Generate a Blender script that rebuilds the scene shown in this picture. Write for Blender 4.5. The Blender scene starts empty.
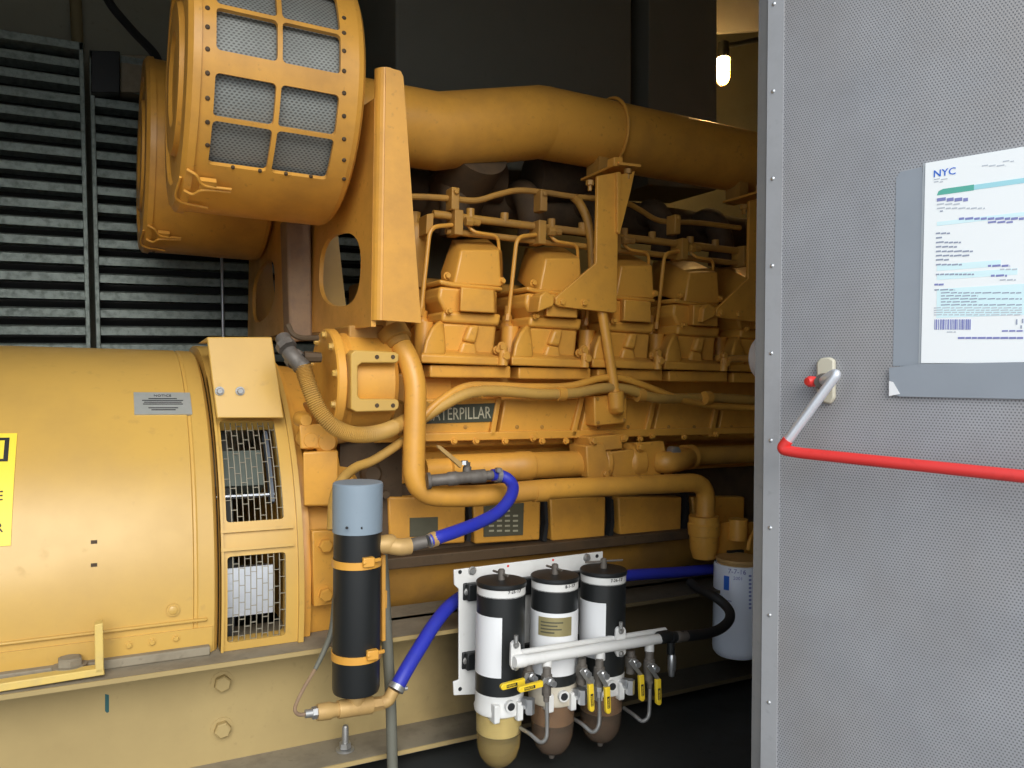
import bpy, bmesh, math, random
from math import sin, cos, pi, radians as RAD
from mathutils import Vector, Matrix, Euler
random.seed(7)
S = bpy.context.scene
COL = S.collection
V = Vector
ZC = 1.55                      # eye height above the ground outside
F = 790.0                      # focal length in pixels of the 1024 wide photo
CAM_ROT = (Matrix.Rotation(RAD(-28.0), 3, 'Z') @ Matrix.Rotation(RAD(89.5), 3, 'X') @ Matrix.Rotation(RAD(1.03), 3, 'Z'))
EYE = V((0, 0, ZC))

# ------------------------------------------------------------------ measuring: photo pixel -> place on a plane
def ray(px, py):
    return CAM_ROT @ V(((px - 512) / F, (384 - py) / F, -1))
def P(px, py, Y):
    d = ray(px, py); return EYE + d * (Y / d.y)
def PX(px, py, X):
    d = ray(px, py); return EYE + d * (X / d.x)
def PZ(px, py, z):
    d = ray(px, py); return EYE + d * ((z - ZC) / d.z)
def M(px, Y, n):               # n pixels at that place, in metres
    d = ray(px, 384); return n * (Y / d.y) / F
def CYL(px, py, cy, cz, r):    # nearest hit on a cylinder along X -> (x, angle, point)
    d = ray(px, py); oy, oz = -cy, ZC - cz
    a = d.y**2 + d.z**2; b = 2 * (oy * d.y + oz * d.z); c = oy**2 + oz**2 - r * r
    q = b * b - 4 * a * c
    t = (-b - math.sqrt(max(q, 0))) / (2 * a)
    p = EYE + d * t
    return p.x, math.atan2(p.z - cz, cy - p.y), p

# ------------------------------------------------------------------ materials
MATS = {}
def nodes(name):
    m = bpy.data.materials.new(name); m.use_nodes = True
    nt = m.node_tree; b = nt.nodes['Principled BSDF']; return m, nt, b
def plain(name, col, rough=.5, metal=0.0, **kw):
    m, nt, b = nodes(name)
    b.inputs['Base Color'].default_value = (*col, 1); b.inputs['Roughness'].default_value = rough; b.inputs['Metallic'].default_value = metal
    for k, v in kw.items(): b.inputs[k.replace('_', ' ')].default_value = v
    MATS[name] = m; return m
def grimy(name, col, dirt, rough=.42, metal=0.0, scale=6, amount=.5, fine=60, bump=.0, spec=.5, lo=.45, hi=.75):
    """paint with blotches of dirt and fine speckle, in object space"""
    m, nt, b = nodes(name); N = nt.nodes; L = nt.links
    tc = N.new('ShaderNodeTexCoord')
    n1 = N.new('ShaderNodeTexNoise'); n1.inputs['Scale'].default_value = scale; n1.inputs['Detail'].default_value = 6; n1.inputs['Roughness'].default_value = .62
    n2 = N.new('ShaderNodeTexNoise'); n2.inputs['Scale'].default_value = fine; n2.inputs['Detail'].default_value = 3
    L.new(tc.outputs['Object'], n1.inputs['Vector']); L.new(tc.outputs['Object'], n2.inputs['Vector'])
    r1 = N.new('ShaderNodeMapRange'); r1.inputs[1].default_value = lo; r1.inputs[2].default_value = hi; r1.inputs[4].default_value = amount
    L.new(n1.outputs['Fac'], r1.inputs[0])
    r2 = N.new('ShaderNodeMapRange'); r2.inputs[1].default_value = .62; r2.inputs[2].default_value = .74; r2.inputs[4].default_value = amount * .7
    L.new(n2.outputs['Fac'], r2.inputs[0])
    mx = N.new('ShaderNodeMath'); mx.operation = 'MAXIMUM'; L.new(r1.outputs[0], mx.inputs[0]); L.new(r2.outputs[0], mx.inputs[1])
    mix = N.new('ShaderNodeMix'); mix.data_type = 'RGBA'
    mix.inputs[6].default_value = (*col, 1); mix.inputs[7].default_value = (*dirt, 1)
    L.new(mx.outputs[0], mix.inputs[0]); L.new(mix.outputs[2], b.inputs['Base Color'])
    rr = N.new('ShaderNodeMapRange'); rr.inputs[3].default_value = rough; rr.inputs[4].default_value = min(1, rough + .3); L.new(mx.outputs[0], rr.inputs[0]); L.new(rr.outputs[0], b.inputs['Roughness'])
    b.inputs['Metallic'].default_value = metal; b.inputs['Specular IOR Level'].default_value = spec
    if bump:
        bp = N.new('ShaderNodeBump'); bp.inputs['Strength'].default_value = bump; bp.inputs['Distance'].default_value = .004
        L.new(n2.outputs['Fac'], bp.inputs['Height']); L.new(bp.outputs[0], b.inputs['Normal'])
    MATS[name] = m; return m
def perforated(name, col, hole, pitch, rad, rough=.45, metal=0.0, blotch=(.8, 1.0), sx=1.0, dirt=None):
    """staggered round holes laid out in the surface's own UV, metres"""
    m, nt, b = nodes(name); N = nt.nodes; L = nt.links
    uv = N.new('ShaderNodeUVMap')
    def vm(op, a, c):
        n = N.new('ShaderNodeVectorMath'); n.operation = op
        L.new(a, n.inputs[0])
        if c is not None: n.inputs[1].default_value = c
        return n.outputs[0]
    s = vm('MULTIPLY', uv.outputs[0], (1 / (pitch * sx), 1 / (pitch * 1.732), 0))
    ds = []
    for off in ((0, 0, 0), (.5, .5, 0)):
        o = vm('ADD', s, off); fr = vm('FRACTION', o, None); c = vm('SUBTRACT', fr, (.5, .5, 0)); k = vm('MULTIPLY', c, (1, 1.732, 0))
        ln = N.new('ShaderNodeVectorMath'); ln.operation = 'LENGTH'; L.new(k, ln.inputs[0]); ds.append(ln.outputs['Value'])
    mn = N.new('ShaderNodeMath'); mn.operation = 'MINIMUM'; L.new(ds[0], mn.inputs[0]); L.new(ds[1], mn.inputs[1])
    mr = N.new('ShaderNodeMapRange'); mr.inputs[1].default_value = rad * .85; mr.inputs[2].default_value = rad * 1.15; L.new(mn.outputs[0], mr.inputs[0])
    tc = N.new('ShaderNodeTexCoord'); ns = N.new('ShaderNodeTexNoise'); ns.inputs['Scale'].default_value = 7; ns.inputs['Detail'].default_value = 7; ns.inputs['Roughness'].default_value = .65
    L.new(tc.outputs['Object'], ns.inputs['Vector'])
    rp = N.new('ShaderNodeMapRange'); rp.inputs[1].default_value = .35; rp.inputs[2].default_value = .65; rp.inputs[3].default_value = blotch[0]; rp.inputs[4].default_value = blotch[1]; L.new(ns.outputs['Fac'], rp.inputs[0])
    sc = N.new('ShaderNodeVectorMath'); sc.operation = 'SCALE'; sc.inputs[0].default_value = col; L.new(rp.outputs[0], sc.inputs['Scale'])
    mix = N.new('ShaderNodeMix'); mix.data_type = 'RGBA'; mix.inputs[6].default_value = (*hole, 1)
    src = sc.outputs[0]
    if dirt:
        n3 = N.new('ShaderNodeTexNoise'); n3.inputs['Scale'].default_value = 2.6; n3.inputs['Detail'].default_value = 4; L.new(tc.outputs['Object'], n3.inputs['Vector'])
        m3 = N.new('ShaderNodeMapRange'); m3.inputs[1].default_value = .42; m3.inputs[2].default_value = .66; m3.inputs[4].default_value = .75; L.new(n3.outputs['Fac'], m3.inputs[0])
        x3 = N.new('ShaderNodeMix'); x3.data_type = 'RGBA'; L.new(m3.outputs[0], x3.inputs[0]); L.new(src, x3.inputs[6]); x3.inputs[7].default_value = (*dirt, 1); src = x3.outputs[2]
    L.new(mr.outputs[0], mix.inputs[0]); L.new(src, mix.inputs[7]); L.new(mix.outputs[2], b.inputs['Base Color'])
    bp = N.new('ShaderNodeBump'); bp.inputs['Strength'].default_value = .4; bp.inputs['Distance'].default_value = .001; L.new(mr.outputs[0], bp.inputs['Height']); L.new(bp.outputs[0], b.inputs['Normal'])
    b.inputs['Roughness'].default_value = rough; b.inputs['Metallic'].default_value = metal
    MATS[name] = m; return m

YEL = grimy('yellow engine paint', (.70, .345, .055), (.30, .145, .04), rough=.37, scale=5, amount=.55)
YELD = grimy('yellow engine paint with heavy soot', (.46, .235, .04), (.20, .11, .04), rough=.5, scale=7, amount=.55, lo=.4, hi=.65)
YELG = grimy('pale yellow generator paint', (.60, .37, .088), (.40, .245, .075), rough=.30, scale=3, amount=.5, fine=30)
KHAKI = grimy('dusty yellow skid paint', (.42, .31, .13), (.32, .235, .10), rough=.6, scale=3, amount=.6)
OIL_SHADE_WEB = grimy('dusty yellow skid web with oil and painted shade', (.42, .31, .13), (.32, .235, .10), rough=.6, scale=3, amount=.6)
def oil_and_shade(m, x0, x1, col):  # paints shade plus oil grime into the rail colour, darker toward higher X
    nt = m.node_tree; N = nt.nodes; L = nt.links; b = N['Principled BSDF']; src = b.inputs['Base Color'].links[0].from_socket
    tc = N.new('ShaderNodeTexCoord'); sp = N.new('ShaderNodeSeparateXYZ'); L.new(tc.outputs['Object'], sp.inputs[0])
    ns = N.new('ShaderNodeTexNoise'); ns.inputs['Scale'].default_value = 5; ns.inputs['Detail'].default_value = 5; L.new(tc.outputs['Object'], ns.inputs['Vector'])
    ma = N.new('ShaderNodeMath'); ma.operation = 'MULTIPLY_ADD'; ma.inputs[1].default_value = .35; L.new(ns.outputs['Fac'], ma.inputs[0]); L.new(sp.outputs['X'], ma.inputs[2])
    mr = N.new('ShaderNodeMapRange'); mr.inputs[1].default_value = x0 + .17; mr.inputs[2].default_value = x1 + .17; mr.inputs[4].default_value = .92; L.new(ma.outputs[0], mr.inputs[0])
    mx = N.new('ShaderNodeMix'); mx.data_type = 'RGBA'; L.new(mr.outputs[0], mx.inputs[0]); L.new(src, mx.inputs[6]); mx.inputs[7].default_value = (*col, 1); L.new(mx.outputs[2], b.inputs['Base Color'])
oil_and_shade(OIL_SHADE_WEB, -.12, .12, (.075, .055, .026))
OIL_SHADE_EDGE = grimy('skid flange edge paint with oil and painted shade', (.42, .31, .13), (.32, .235, .10), rough=.6, scale=3, amount=.6); oil_and_shade(OIL_SHADE_EDGE, -.08, .18, (.06, .045, .022))
OIL_SHADE_DUST = grimy('grey dust with oil and painted shade', (.28, .24, .17), (.16, .13, .09), rough=.8, scale=14, amount=.7); oil_and_shade(OIL_SHADE_DUST, -.12, .12, (.035, .030, .020))
DUST = grimy('grey dust on steel', (.28, .24, .17), (.16, .13, .09), rough=.8, scale=14, amount=.7)
BLACKP = plain('black satin paint', (.014, .0155, .016), .42)
BLACKM = plain('matt black rubber', (.014, .015, .016), .65)
DARK = plain('dark void metal', (.028, .029, .026), .7)
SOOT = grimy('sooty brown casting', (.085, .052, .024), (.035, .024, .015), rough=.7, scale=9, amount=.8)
WHITE = grimy('white bracket paint', (.74, .74, .72), (.45, .42, .36), rough=.4, scale=12, amount=.25)
LABELW = plain('white label film', (.78, .79, .80), .45)
OILW = grimy('pale blue white filter paint', (.80, .85, .95), (.7, .75, .85), rough=.35, scale=5, amount=.2)
BLUEH = grimy('blue rubber hose', (.022, .032, .40), (.03, .04, .25), rough=.5, scale=20, amount=.4)
CAPB = grimy('grey blue plastic cap', (.23, .29, .345), (.18, .23, .28), rough=.55, scale=4, amount=.4)
STEEL = grimy('dull steel', (.42, .42, .41), (.2, .18, .15), rough=.4, metal=.7, scale=20, amount=.5)
CHROME = plain('bright zinc', (.62, .63, .64), .3, .85)
GREYFIT = grimy('grey pitted fitting', (.155, .138, .12), (.08, .065, .05), rough=.55, metal=.3, scale=30, amount=.7)
BRASS = grimy('brass', (.52, .33, .12), (.32, .19, .08), rough=.5, metal=.15, scale=25, amount=.5)
GREYPIPE = grimy('grey plastic conduit', (.15, .15, .12), (.10, .09, .06), rough=.55, scale=8, amount=.5)
LEVER = plain('yellow vinyl grip', (.83, .58, .03), .4)
AMBER = plain('amber clear bowl', (.95, .84, .52), .06, Transmission_Weight=.92, IOR=1.2)
SMOKE = plain('smoked clear bowl', (.62, .48, .36), .08, Transmission_Weight=.88, IOR=1.2)
FUEL = plain('fuel in bowl', (.62, .50, .24), .1, Transmission_Weight=.75, IOR=1.15)
FUELD = plain('dark fuel in bowl', (.26, .18, .12), .1, Transmission_Weight=.7, IOR=1.15)
GALV = grimy('galvanised slat', (.28, .325, .295), (.14, .17, .15), rough=.45, metal=.35, scale=45, amount=.9, fine=150)
WALLM = grimy('dark olive wall paint', (.29, .28, .21), (.21, .20, .15), rough=.8, scale=2, amount=.6)
BAFF = grimy('dark grey duct sheet', (.21, .21, .175), (.16, .16, .13), rough=.75, scale=2, amount=.5)
FLOORM = grimy('oily black floor', (.03, .032, .03), (.035, .033, .03), rough=.6, scale=6, amount=.6)
CONC = grimy('outdoor concrete', (.30, .29, .275), (.22, .21, .20), rough=.9, scale=1.5, amount=.5)
DOORG = grimy('grey door sheet', (.40, .405, .42), (.29, .29, .30), rough=.42, metal=.25, scale=10, amount=.6)
DOORE = grimy('grey door edge sheet', (.22, .22, .22), (.16, .16, .16), rough=.5, metal=.2, scale=10, amount=.6)
PERF = perforated('perforated door liner', (.385, .39, .41), (.17, .17, .18), .0046, .25, rough=.42, metal=.3, blotch=(.86, 1.03), dirt=(.34, .315, .295))
SCREEN = perforated('perforated filter screen', (.29, .305, .285), (.11, .11, .10), .0074, .29, rough=.5, metal=.2, blotch=(.75, 1.0), sx=1.4)
RED = grimy('red vinyl sleeve', (.68, .035, .03), (.30, .02, .02), rough=.42, scale=14, amount=.35, lo=.6, hi=.8)
SILV = grimy('bare silver tube', (.66, .68, .72), (.45, .45, .47), rough=.3, metal=.5, scale=30, amount=.4)
PAPER = plain('white paper', (.86, .89, .90), .6)
TAPE = grimy('grey duct tape', (.27, .30, .34), (.22, .25, .28), rough=.38, scale=8, amount=.4)
CLEART = plain('clear tape', (.62, .66, .70), .25, Transmission_Weight=.3)
INKB = plain('blue ink', (.02, .14, .62), .6)
INKG = plain('green print', (.10, .42, .34), .6)
INKC = plain('pale cyan print', (.36, .68, .76), .6)
INKT = plain('pale cyan tint', (.68, .88, .92), .6)
INKK = plain('grey ink', (.30, .34, .44), .6)
INKL = plain('light grey ink', (.50, .54, .60), .6)
INKV = plain('violet ink', (.22, .24, .50), .6)
BLACK = plain('black ink', (.015, .016, .018), .6)
PLATE = grimy('aluminium data plate', (.42, .44, .42), (.32, .34, .30), rough=.4, metal=.3, scale=30, amount=.4)
PLATED = grimy('dark data plate', (.10, .095, .06), (.07, .065, .04), rough=.5, scale=30, amount=.4)
PLATEN = plain('dark green name plate', (.055, .062, .04), .5)
LETTER = plain('pale plate letters', (.44, .42, .30), .5)
GOLD = grimy('gold data plate', (.36, .31, .15), (.26, .22, .10), rough=.4, metal=.4, scale=40, amount=.4)
STICK = plain('bright yellow sticker', (.95, .72, .06), .45)
BEIGE = plain('beige escutcheon plastic', (.50, .47, .37), .5)
TEAL = plain('teal paint streak', (.015, .09, .09), .6)
RUST = grimy('rusty purple primer', (.27, .175, .10), (.19, .13, .10), rough=.7, scale=20, amount=.8)
FLEX = grimy('dusty corrugated loom', (.52, .30, .065), (.26, .16, .06), rough=.6, scale=9, amount=.5)
LAMPM, _nt, _b = nodes('lamp glass glow')
_b.inputs['Base Color'].default_value = (1, .8, .5, 1); _b.inputs['Emission Color'].default_value = (1, .62, .22, 1); _b.inputs['Emission Strength'].default_value = 170

# ------------------------------------------------------------------ mesh builder
OUT_ = V((0, -1, 0))
class MB:
    def __init__(s): s.bm = bmesh.new()
    def face(s, pts):
        vs = [s.bm.verts.new(p) for p in pts]
        try: return s.bm.faces.new(vs)
        except ValueError: return None
    def box(s, a, b):
        (x0, y0, z0), (x1, y1, z1) = a, b
        s.prism([V((x0, y0, z0)), V((x1, y0, z0)), V((x1, y0, z1)), V((x0, y0, z1))], V((0, y1 - y0, 0))); return s
    def prism(s, pts, vec):
        a = [s.bm.verts.new(p) for p in pts]; b = [s.bm.verts.new(V(p) + vec) for p in pts]; n = len(a)
        s.bm.faces.new(a); s.bm.faces.new(b[::-1])
        for i in range(n): s.bm.faces.new((a[i], b[i], b[(i + 1) % n], a[(i + 1) % n]))
        return s
    def pp(s, poly, Yf, Yb):       # outline measured on the plane Y = Yf, given real depth to Yb
        return s.prism([P(x, y, Yf) for x, y in poly], V((0, Yb - Yf, 0)))
    def hull(s, pts):
        vs = [s.bm.verts.new(p) for p in pts]
        r = bmesh.ops.convex_hull(s.bm, input=vs)
        dead = [e for e in r['geom_interior'] if isinstance(e, bmesh.types.BMVert)]
        if dead: bmesh.ops.delete(s.bm, geom=list(set(dead)), context='VERTS')
        return s
    def lathe(s, o, d, prof, seg=32, caps=True, a0=0.0):
        d = V(d).normalized(); up = V((0, 0, 1)) if abs(d.z) < .9 else V((1, 0, 0))
        u = d.cross(up).normalized(); w = d.cross(u); o = V(o); rings = []
        for t, r in prof:
            rings.append([s.bm.verts.new(o + d * t + (u * cos(a0 + 2 * pi * k / seg) + w * sin(a0 + 2 * pi * k / seg)) * max(r, 1e-5)) for k in range(seg)])
        for A, B in zip(rings, rings[1:]):
            for k in range(seg): s.bm.faces.new((A[k], A[(k + 1) % seg], B[(k + 1) % seg], B[k]))
        if caps: s.bm.faces.new(rings[0][::-1]); s.bm.faces.new(rings[-1])
        return s
    def bolt(s, c, d, r=.012, h=.012):
        c = V(c); d = V(d).normalized()
        s.lathe(c - d * .002, d, [(0, r * 1.35), (.004, r * 1.35)], 16)
        s.lathe(c, d, [(0, r), (h * .85, r), (h, r * .82)], 6, a0=random.random()); return s
    def tube(s, pts, r, n=8, seg=14, smooth=True, ridge=0.0):
        pts = [V(p) for p in pts]
        if smooth and len(pts) > 2:
            out = []; Q = [pts[0] * 2 - pts[1]] + pts + [pts[-1] * 2 - pts[-2]]
            for i in range(1, len(Q) - 2):
                p0, p1, p2, p3 = Q[i - 1:i + 3]
                for k in range(n):
                    t = k / n
                    out.append(.5 * ((2 * p1) + (p2 - p0) * t + (2 * p0 - 5 * p1 + 4 * p2 - p3) * t * t + (3 * p1 - p0 - 3 * p2 + p3) * t ** 3))
            pts = out + [pts[-1]]
        elif ridge or n > 8:
            pts = [pts[i].lerp(pts[i + 1], k / n) for i in range(len(pts) - 1) for k in range(n)] + [pts[-1]]
        rs = r if isinstance(r, (list, tuple)) else None
        t0 = (pts[1] - pts[0]).normalized(); up = V((0, 0, 1)) if abs(t0.z) < .9 else V((1, 0, 0)); u = t0.cross(up).normalized(); rings = []
        for i, p in enumerate(pts):
            t = (pts[min(i + 1, len(pts) - 1)] - pts[max(i - 1, 0)]).normalized()
            u = (u - t * u.dot(t)).normalized(); w = t.cross(u)
            rad = (rs[0] + (rs[1] - rs[0]) * i / (len(pts) - 1)) if rs else r
            if ridge: rad *= 1 + ridge * (1 if i % 2 else -1)
            rings.append([s.bm.verts.new(p + (u * cos(2 * pi * k / seg) + w * sin(2 * pi * k / seg)) * rad) for k in range(seg)])
        for A, B in zip(rings, rings[1:]):
            for k in range(seg): s.bm.faces.new((A[k], A[(k + 1) % seg], B[(k + 1) % seg], B[k]))
        s.bm.faces.new(rings[0][::-1]); s.bm.faces.new(rings[-1]); return s
    def bent(s, pts, rad, r, seg=16, k=8):   # tube with rounded elbows of radius rad
        pts = [V(p) for p in pts]; out = [pts[0]]
        for a, b, c in zip(pts, pts[1:], pts[2:]):
            d1 = (a - b); d2 = (c - b); l = min(rad, d1.length * .48, d2.length * .48)
            p1 = b + d1.normalized() * l; p2 = b + d2.normalized() * l
            for i in range(k + 1):
                t = i / k; out.append((1 - t) ** 2 * p1 + 2 * t * (1 - t) * b + t * t * p2)
        out.append(pts[-1]); return s.tube(out, r, seg=seg, smooth=False)
    def arc(s, cy, cz, x0, x1, a0, a1, r0, r1, n=12):
        g = lambda x, a, r: V((x, cy - r * cos(a), cz + r * sin(a)))
        L = []
        for i in range(n + 1):
            a = a0 + (a1 - a0) * i / n
            L.append([s.bm.verts.new(g(*q)) for q in ((x0, a, r1), (x1, a, r1), (x1, a, r0), (x0, a, r0))])
        for A, B in zip(L, L[1:]):
            for k in range(4): s.bm.faces.new((A[k], A[(k + 1) % 4], B[(k + 1) % 4], B[k]))
        s.bm.faces.new(L[0][::-1]); s.bm.faces.new(L[-1]); return s
    def ring(s, cy, cz, xb, ab, wins, r0, r1, fillet=0):
        """drum wall of radius r0..r1 over x breaks and angle breaks with windows (x0,x1,a0,a1) left open"""
        xs = sorted(set(list(xb) + [w[0] for w in wins] + [w[1] for w in wins]))
        base = set(list(ab) + [w[2] for w in wins] + [w[3] for w in wins]); an = sorted(base); fine = []
        for p, q in zip(an, an[1:]):
            m = max(1, int(math.ceil((q - p) / RAD(4)))); fine += [p + (q - p) * i / m for i in range(m)]
        an = fine + [an[-1]]
        op = lambda i, j: i < 0 or j < 0 or i >= len(xs) - 1 or j >= len(an) - 1 or any(w[0] - 1e-6 < (xs[i] + xs[i + 1]) / 2 < w[1] and w[2] < (an[j] + an[j + 1]) / 2 < w[3] for w in wins)
        cache = {}
        def v(i, j, r):
            if (i, j, r) not in cache: cache[(i, j, r)] = s.bm.verts.new((xs[i], cy - r * cos(an[j]), cz + r * sin(an[j])))
            return cache[(i, j, r)]
        for i in range(len(xs) - 1):
            for j in range(len(an) - 1):
                if op(i, j): continue
                s.bm.faces.new((v(i, j, r1), v(i + 1, j, r1), v(i + 1, j + 1, r1), v(i, j + 1, r1)))
                s.bm.faces.new((v(i, j + 1, r0), v(i + 1, j + 1, r0), v(i + 1, j, r0), v(i, j, r0)))
                for (di, dj, e) in ((-1, 0, ((i, j), (i, j + 1))), (1, 0, ((i + 1, j + 1), (i + 1, j))), (0, -1, ((i + 1, j), (i, j))), (0, 1, ((i, j + 1), (i + 1, j + 1)))):
                    if op(i + di, j + dj):
                        (a, b), (c, d) = e
                        s.bm.faces.new((v(a, b, r1), v(c, d, r1), v(c, d, r0), v(a, b, r0)))
        if fillet:
            for (x0, x1, a0, a1) in wins:
                for cx, sx in ((x0, 1), (x1, -1)):
                    for ca, sa in ((a0, 1), (a1, -1)):
                        pts = [(cx, ca)]
                        for k in range(6):
                            th = pi / 2 * k / 5
                            pts.append((cx + sx * fillet * (1 - sin(th)), ca + sa * fillet / r1 * (1 - cos(th))))
                        A = [s.bm.verts.new((x, cy - r1 * cos(a), cz + r1 * sin(a))) for x, a in pts]
                        B = [s.bm.verts.new((x, cy - r0 * cos(a), cz + r0 * sin(a))) for x, a in pts]
                        s.bm.faces.new(A)
                        for k in range(1, len(A) - 1): s.bm.faces.new((A[k], A[k + 1], B[k + 1], B[k]))
        return s
    def text(s, string, mat4, size, extrude=0.0006, align='LEFT'):
        cu = bpy.data.curves.new('t', 'FONT'); cu.body = string; cu.size = size; cu.extrude = extrude; cu.align_x = align; cu.resolution_u = 2
        ob = bpy.data.objects.new('t', cu); COL.objects.link(ob)
        dg = bpy.context.evaluated_depsgraph_get(); dg.update()
        me = bpy.data.meshes.new_from_object(ob.evaluated_get(dg)); me.transform(mat4)
        s.bm.from_mesh(me); bpy.data.objects.remove(ob); bpy.data.curves.remove(cu); bpy.data.meshes.remove(me); return s
    def cut(s, z):
        bmesh.ops.bisect_plane(s.bm, geom=s.bm.verts[:] + s.bm.edges[:] + s.bm.faces[:], plane_co=(0, 0, z), plane_no=(0, 0, -1), clear_outer=True); return s
    def build(s, name, mat, parent=None, bevel=0.0, seg=2, angle=35, smooth=True):
        bm = s.bm
        bmesh.ops.recalc_face_normals(bm, faces=bm.faces)
        root = parent
        while root is not None and root.parent is not None: root = root.parent
        if root is not None: bmesh.ops.translate(bm, verts=bm.verts, vec=-root.location)
        me = bpy.data.meshes.new(name); bm.to_mesh(me); bm.free()
        if smooth:
            for p in me.polygons: p.use_smooth = True
            me.set_sharp_from_angle(angle=RAD(angle))
        o = bpy.data.objects.new(name, me); COL.objects.link(o); me.materials.append(mat)
        if parent is not None: o.parent = parent
        if bevel:
            b = o.modifiers.new('edge', 'BEVEL'); b.width = bevel; b.segments = seg; b.limit_method = 'ANGLE'; b.angle_limit = RAD(32)
        return o
def bolts(t, name, mat, lst, d=OUT_, bevel=0):
    for c, r, h in lst: MB().bolt(c, d, r, h).build(name, mat, t, bevel=bevel)
def discs(t, name, mat, lst, d=OUT_, prof=None):
    for c, r in lst: MB().lathe(c, d, [(-.002, r), (.0006, r)] if prof is None else [(z, q * r) for z, q in prof], 12).build(name, mat, t)
def thing(name, label, cat, loc, group=None):
    o = bpy.data.objects.new(name, None); COL.objects.link(o); o.location = V(loc); o.empty_display_size = .05
    o['label'] = label; o['category'] = cat
    if group: o['group'] = group
    return o
def tag(o, label, cat, group=None):
    o['label'] = label; o['category'] = cat
    if group: o['group'] = group
    return o
def struct(name, mb, mat, **k):
    o = mb.build(name, mat, **k); o['kind'] = 'structure'; return o
def copy_tree(o, parent=None):
    c = o.copy(); COL.objects.link(c)
    if parent is not None: c.parent = parent
    for ch in list(o.children): copy_tree(ch, c)
    return c
def frame_mat(o, u, v):          # local x -> u, y -> v
    u = V(u).normalized(); n = u.cross(V(v)).normalized(); v = n.cross(u)
    m = Matrix((u, v, n)).transposed().to_4x4(); m.translation = V(o); return m
def cyl_uv(o, cy, cz, r):
    me = o.data; uv = me.uv_layers.new(name='UVMap'); off = o.parent
    while off.parent is not None: off = off.parent
    for l in me.loops:
        p = me.vertices[l.vertex_index].co + off.location
        uv.data[l.index].uv = (p.x, r * math.atan2(p.z - cz, cy - p.y))
UP = V((0, 0, 1)); XA = V((1, 0, 0)); OUT = V((0, -1, 0))

# ================================================================== SETTING
FZ = ZC - .96                    # floor of the enclosure
TZ = ZC + 2.3                    # ceiling
HDR = ZC + 1.3                  # head of the door opening
struct('ground', MB().box((-14, -16, -.1), (16, 1.0, 0)), CONC, smooth=False)
struct('floor', MB().box((-2.6, .95, FZ - .1), (4.4, 3.75, FZ)), FLOORM, smooth=False)
struct('ceiling', MB().box((-2.6, .95, TZ), (4.4, 3.75, TZ + .08)), WALLM, smooth=False)
struct('wall_back', MB().box((-2.6, 3.66, FZ), (4.4, 3.75, TZ)), WALLM, smooth=False)
struct('wall_left', MB().box((-2.68, .95, FZ), (-2.6, 3.75, TZ)), WALLM, smooth=False)
struct('wall_right', MB().box((4.4, .95, FZ), (4.48, 3.75, TZ)), WALLM, smooth=False)
fw = MB().box((-2.68, .95, HDR), (4.48, 1.0, TZ)).box((1.06, .95, FZ - .6), (4.48, 1.0, HDR)).box((-2.68, .95, FZ - .6), (-.9, 1.0, HDR)).box((-.9, .95, FZ - .6), (1.06, 1.0, FZ))
struct('wall_front', fw, DOORG, smooth=False)

# ------------------------------------------------------------------ louvres on the far wall
LY = 3.42
LO = P(89, 200, LY); LROT = Matrix.Rotation(RAD(-1.9), 3, 'Y')
def lv(x, y, z): return LO + LROT @ V((x, y, z))
def lbox(mb, a, b):
    (x0, y0, z0), (x1, y1, z1) = a, b
    mb.prism([lv(x0, y0, z0), lv(x1, y0, z0), lv(x1, y0, z1), lv(x0, y0, z1)], LROT @ V((0, y1 - y0, 0)))
def louvre(x0, x1, z0, z1, label, rod=None):
    t = thing('louvre_panel', label, 'louvre', lv((x0 + x1) / 2, 0, z0), 'galvanized louvres on the far wall')
    fr = MB()
    lbox(fr, (x0, -.02, z0), (x0 + .016, .12, z1)); lbox(fr, (x1 - .016, -.02, z0), (x1, .12, z1))
    lbox(fr, (x0, -.02, z1 - .03), (x1, .12, z1)); lbox(fr, (x0, -.02, z0), (x1, .12, z0 + .03))
    fr.build('frame', GALV, t, bevel=.002)
    bk = MB(); lbox(bk, (x0 + .01, .125, z0 + .01), (x1 - .01, .13, z1 - .01)); bk.build('backing', DARK, t)
    sl = MB(); z = z0 + .04
    while z < z1 - .05:
        a = [lv(x0 + .016, y, z + h) for y, h in ((0, .0), (0, .028), (.004, .031), (.095, .002), (.097, .006), (.006, .036), (-.004, .030), (-.004, .0))]
        sl.prism(a, LROT @ V((x1 - x0 - .032, 0, 0))); z += .067
    sl.build('slats', GALV, t)
    if rod is not None:
        r = MB(); r.tube([lv(rod, -.03, z0 + .1), lv(rod, -.03, z0 + .55)], .006, smooth=False); r.build('linkage_rod', SILV, t)
    return t
louvre(-1.5, -.006, -.62, .585, 'wide galvanized louvre left of the double steel post')
louvre(.012, 1.20, -.62, .56, 'galvanized louvre behind the two round air cleaners', rod=.47)
t = MB(); t.pp([(91, 50), (120, 51), (120, 93), (91, 92)], 3.36, 3.55)
tag(t.build('junction_box', BLACKP, None, bevel=.004), 'small black box on top of the right louvre', 'electrical box')
t = MB(); t.pp([(120, 54), (149, 55), (148, 92), (120, 92)], 3.40, 3.55)
tag(t.build('wall_box', DUST, None, bevel=.004), 'dull grey box between the black box and the rear air cleaner', 'electrical box')
t = MB().tube([P(96, -200, 3.2), P(97, -100, 3.2), P(100, -30, 3.2), P(108, 0, 3.2), P(132, 30, 3.15), P(155, 55, 3.0), P(160, 75, 2.95)], .015)
tag(t.build('power_cable', BLACKM), 'black cable drooping from the roof to the rear air cleaner', 'cable')
t = MB().tube([P(66, -190, 3.62), P(78, 52, 3.62)], .022, smooth=False)
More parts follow.
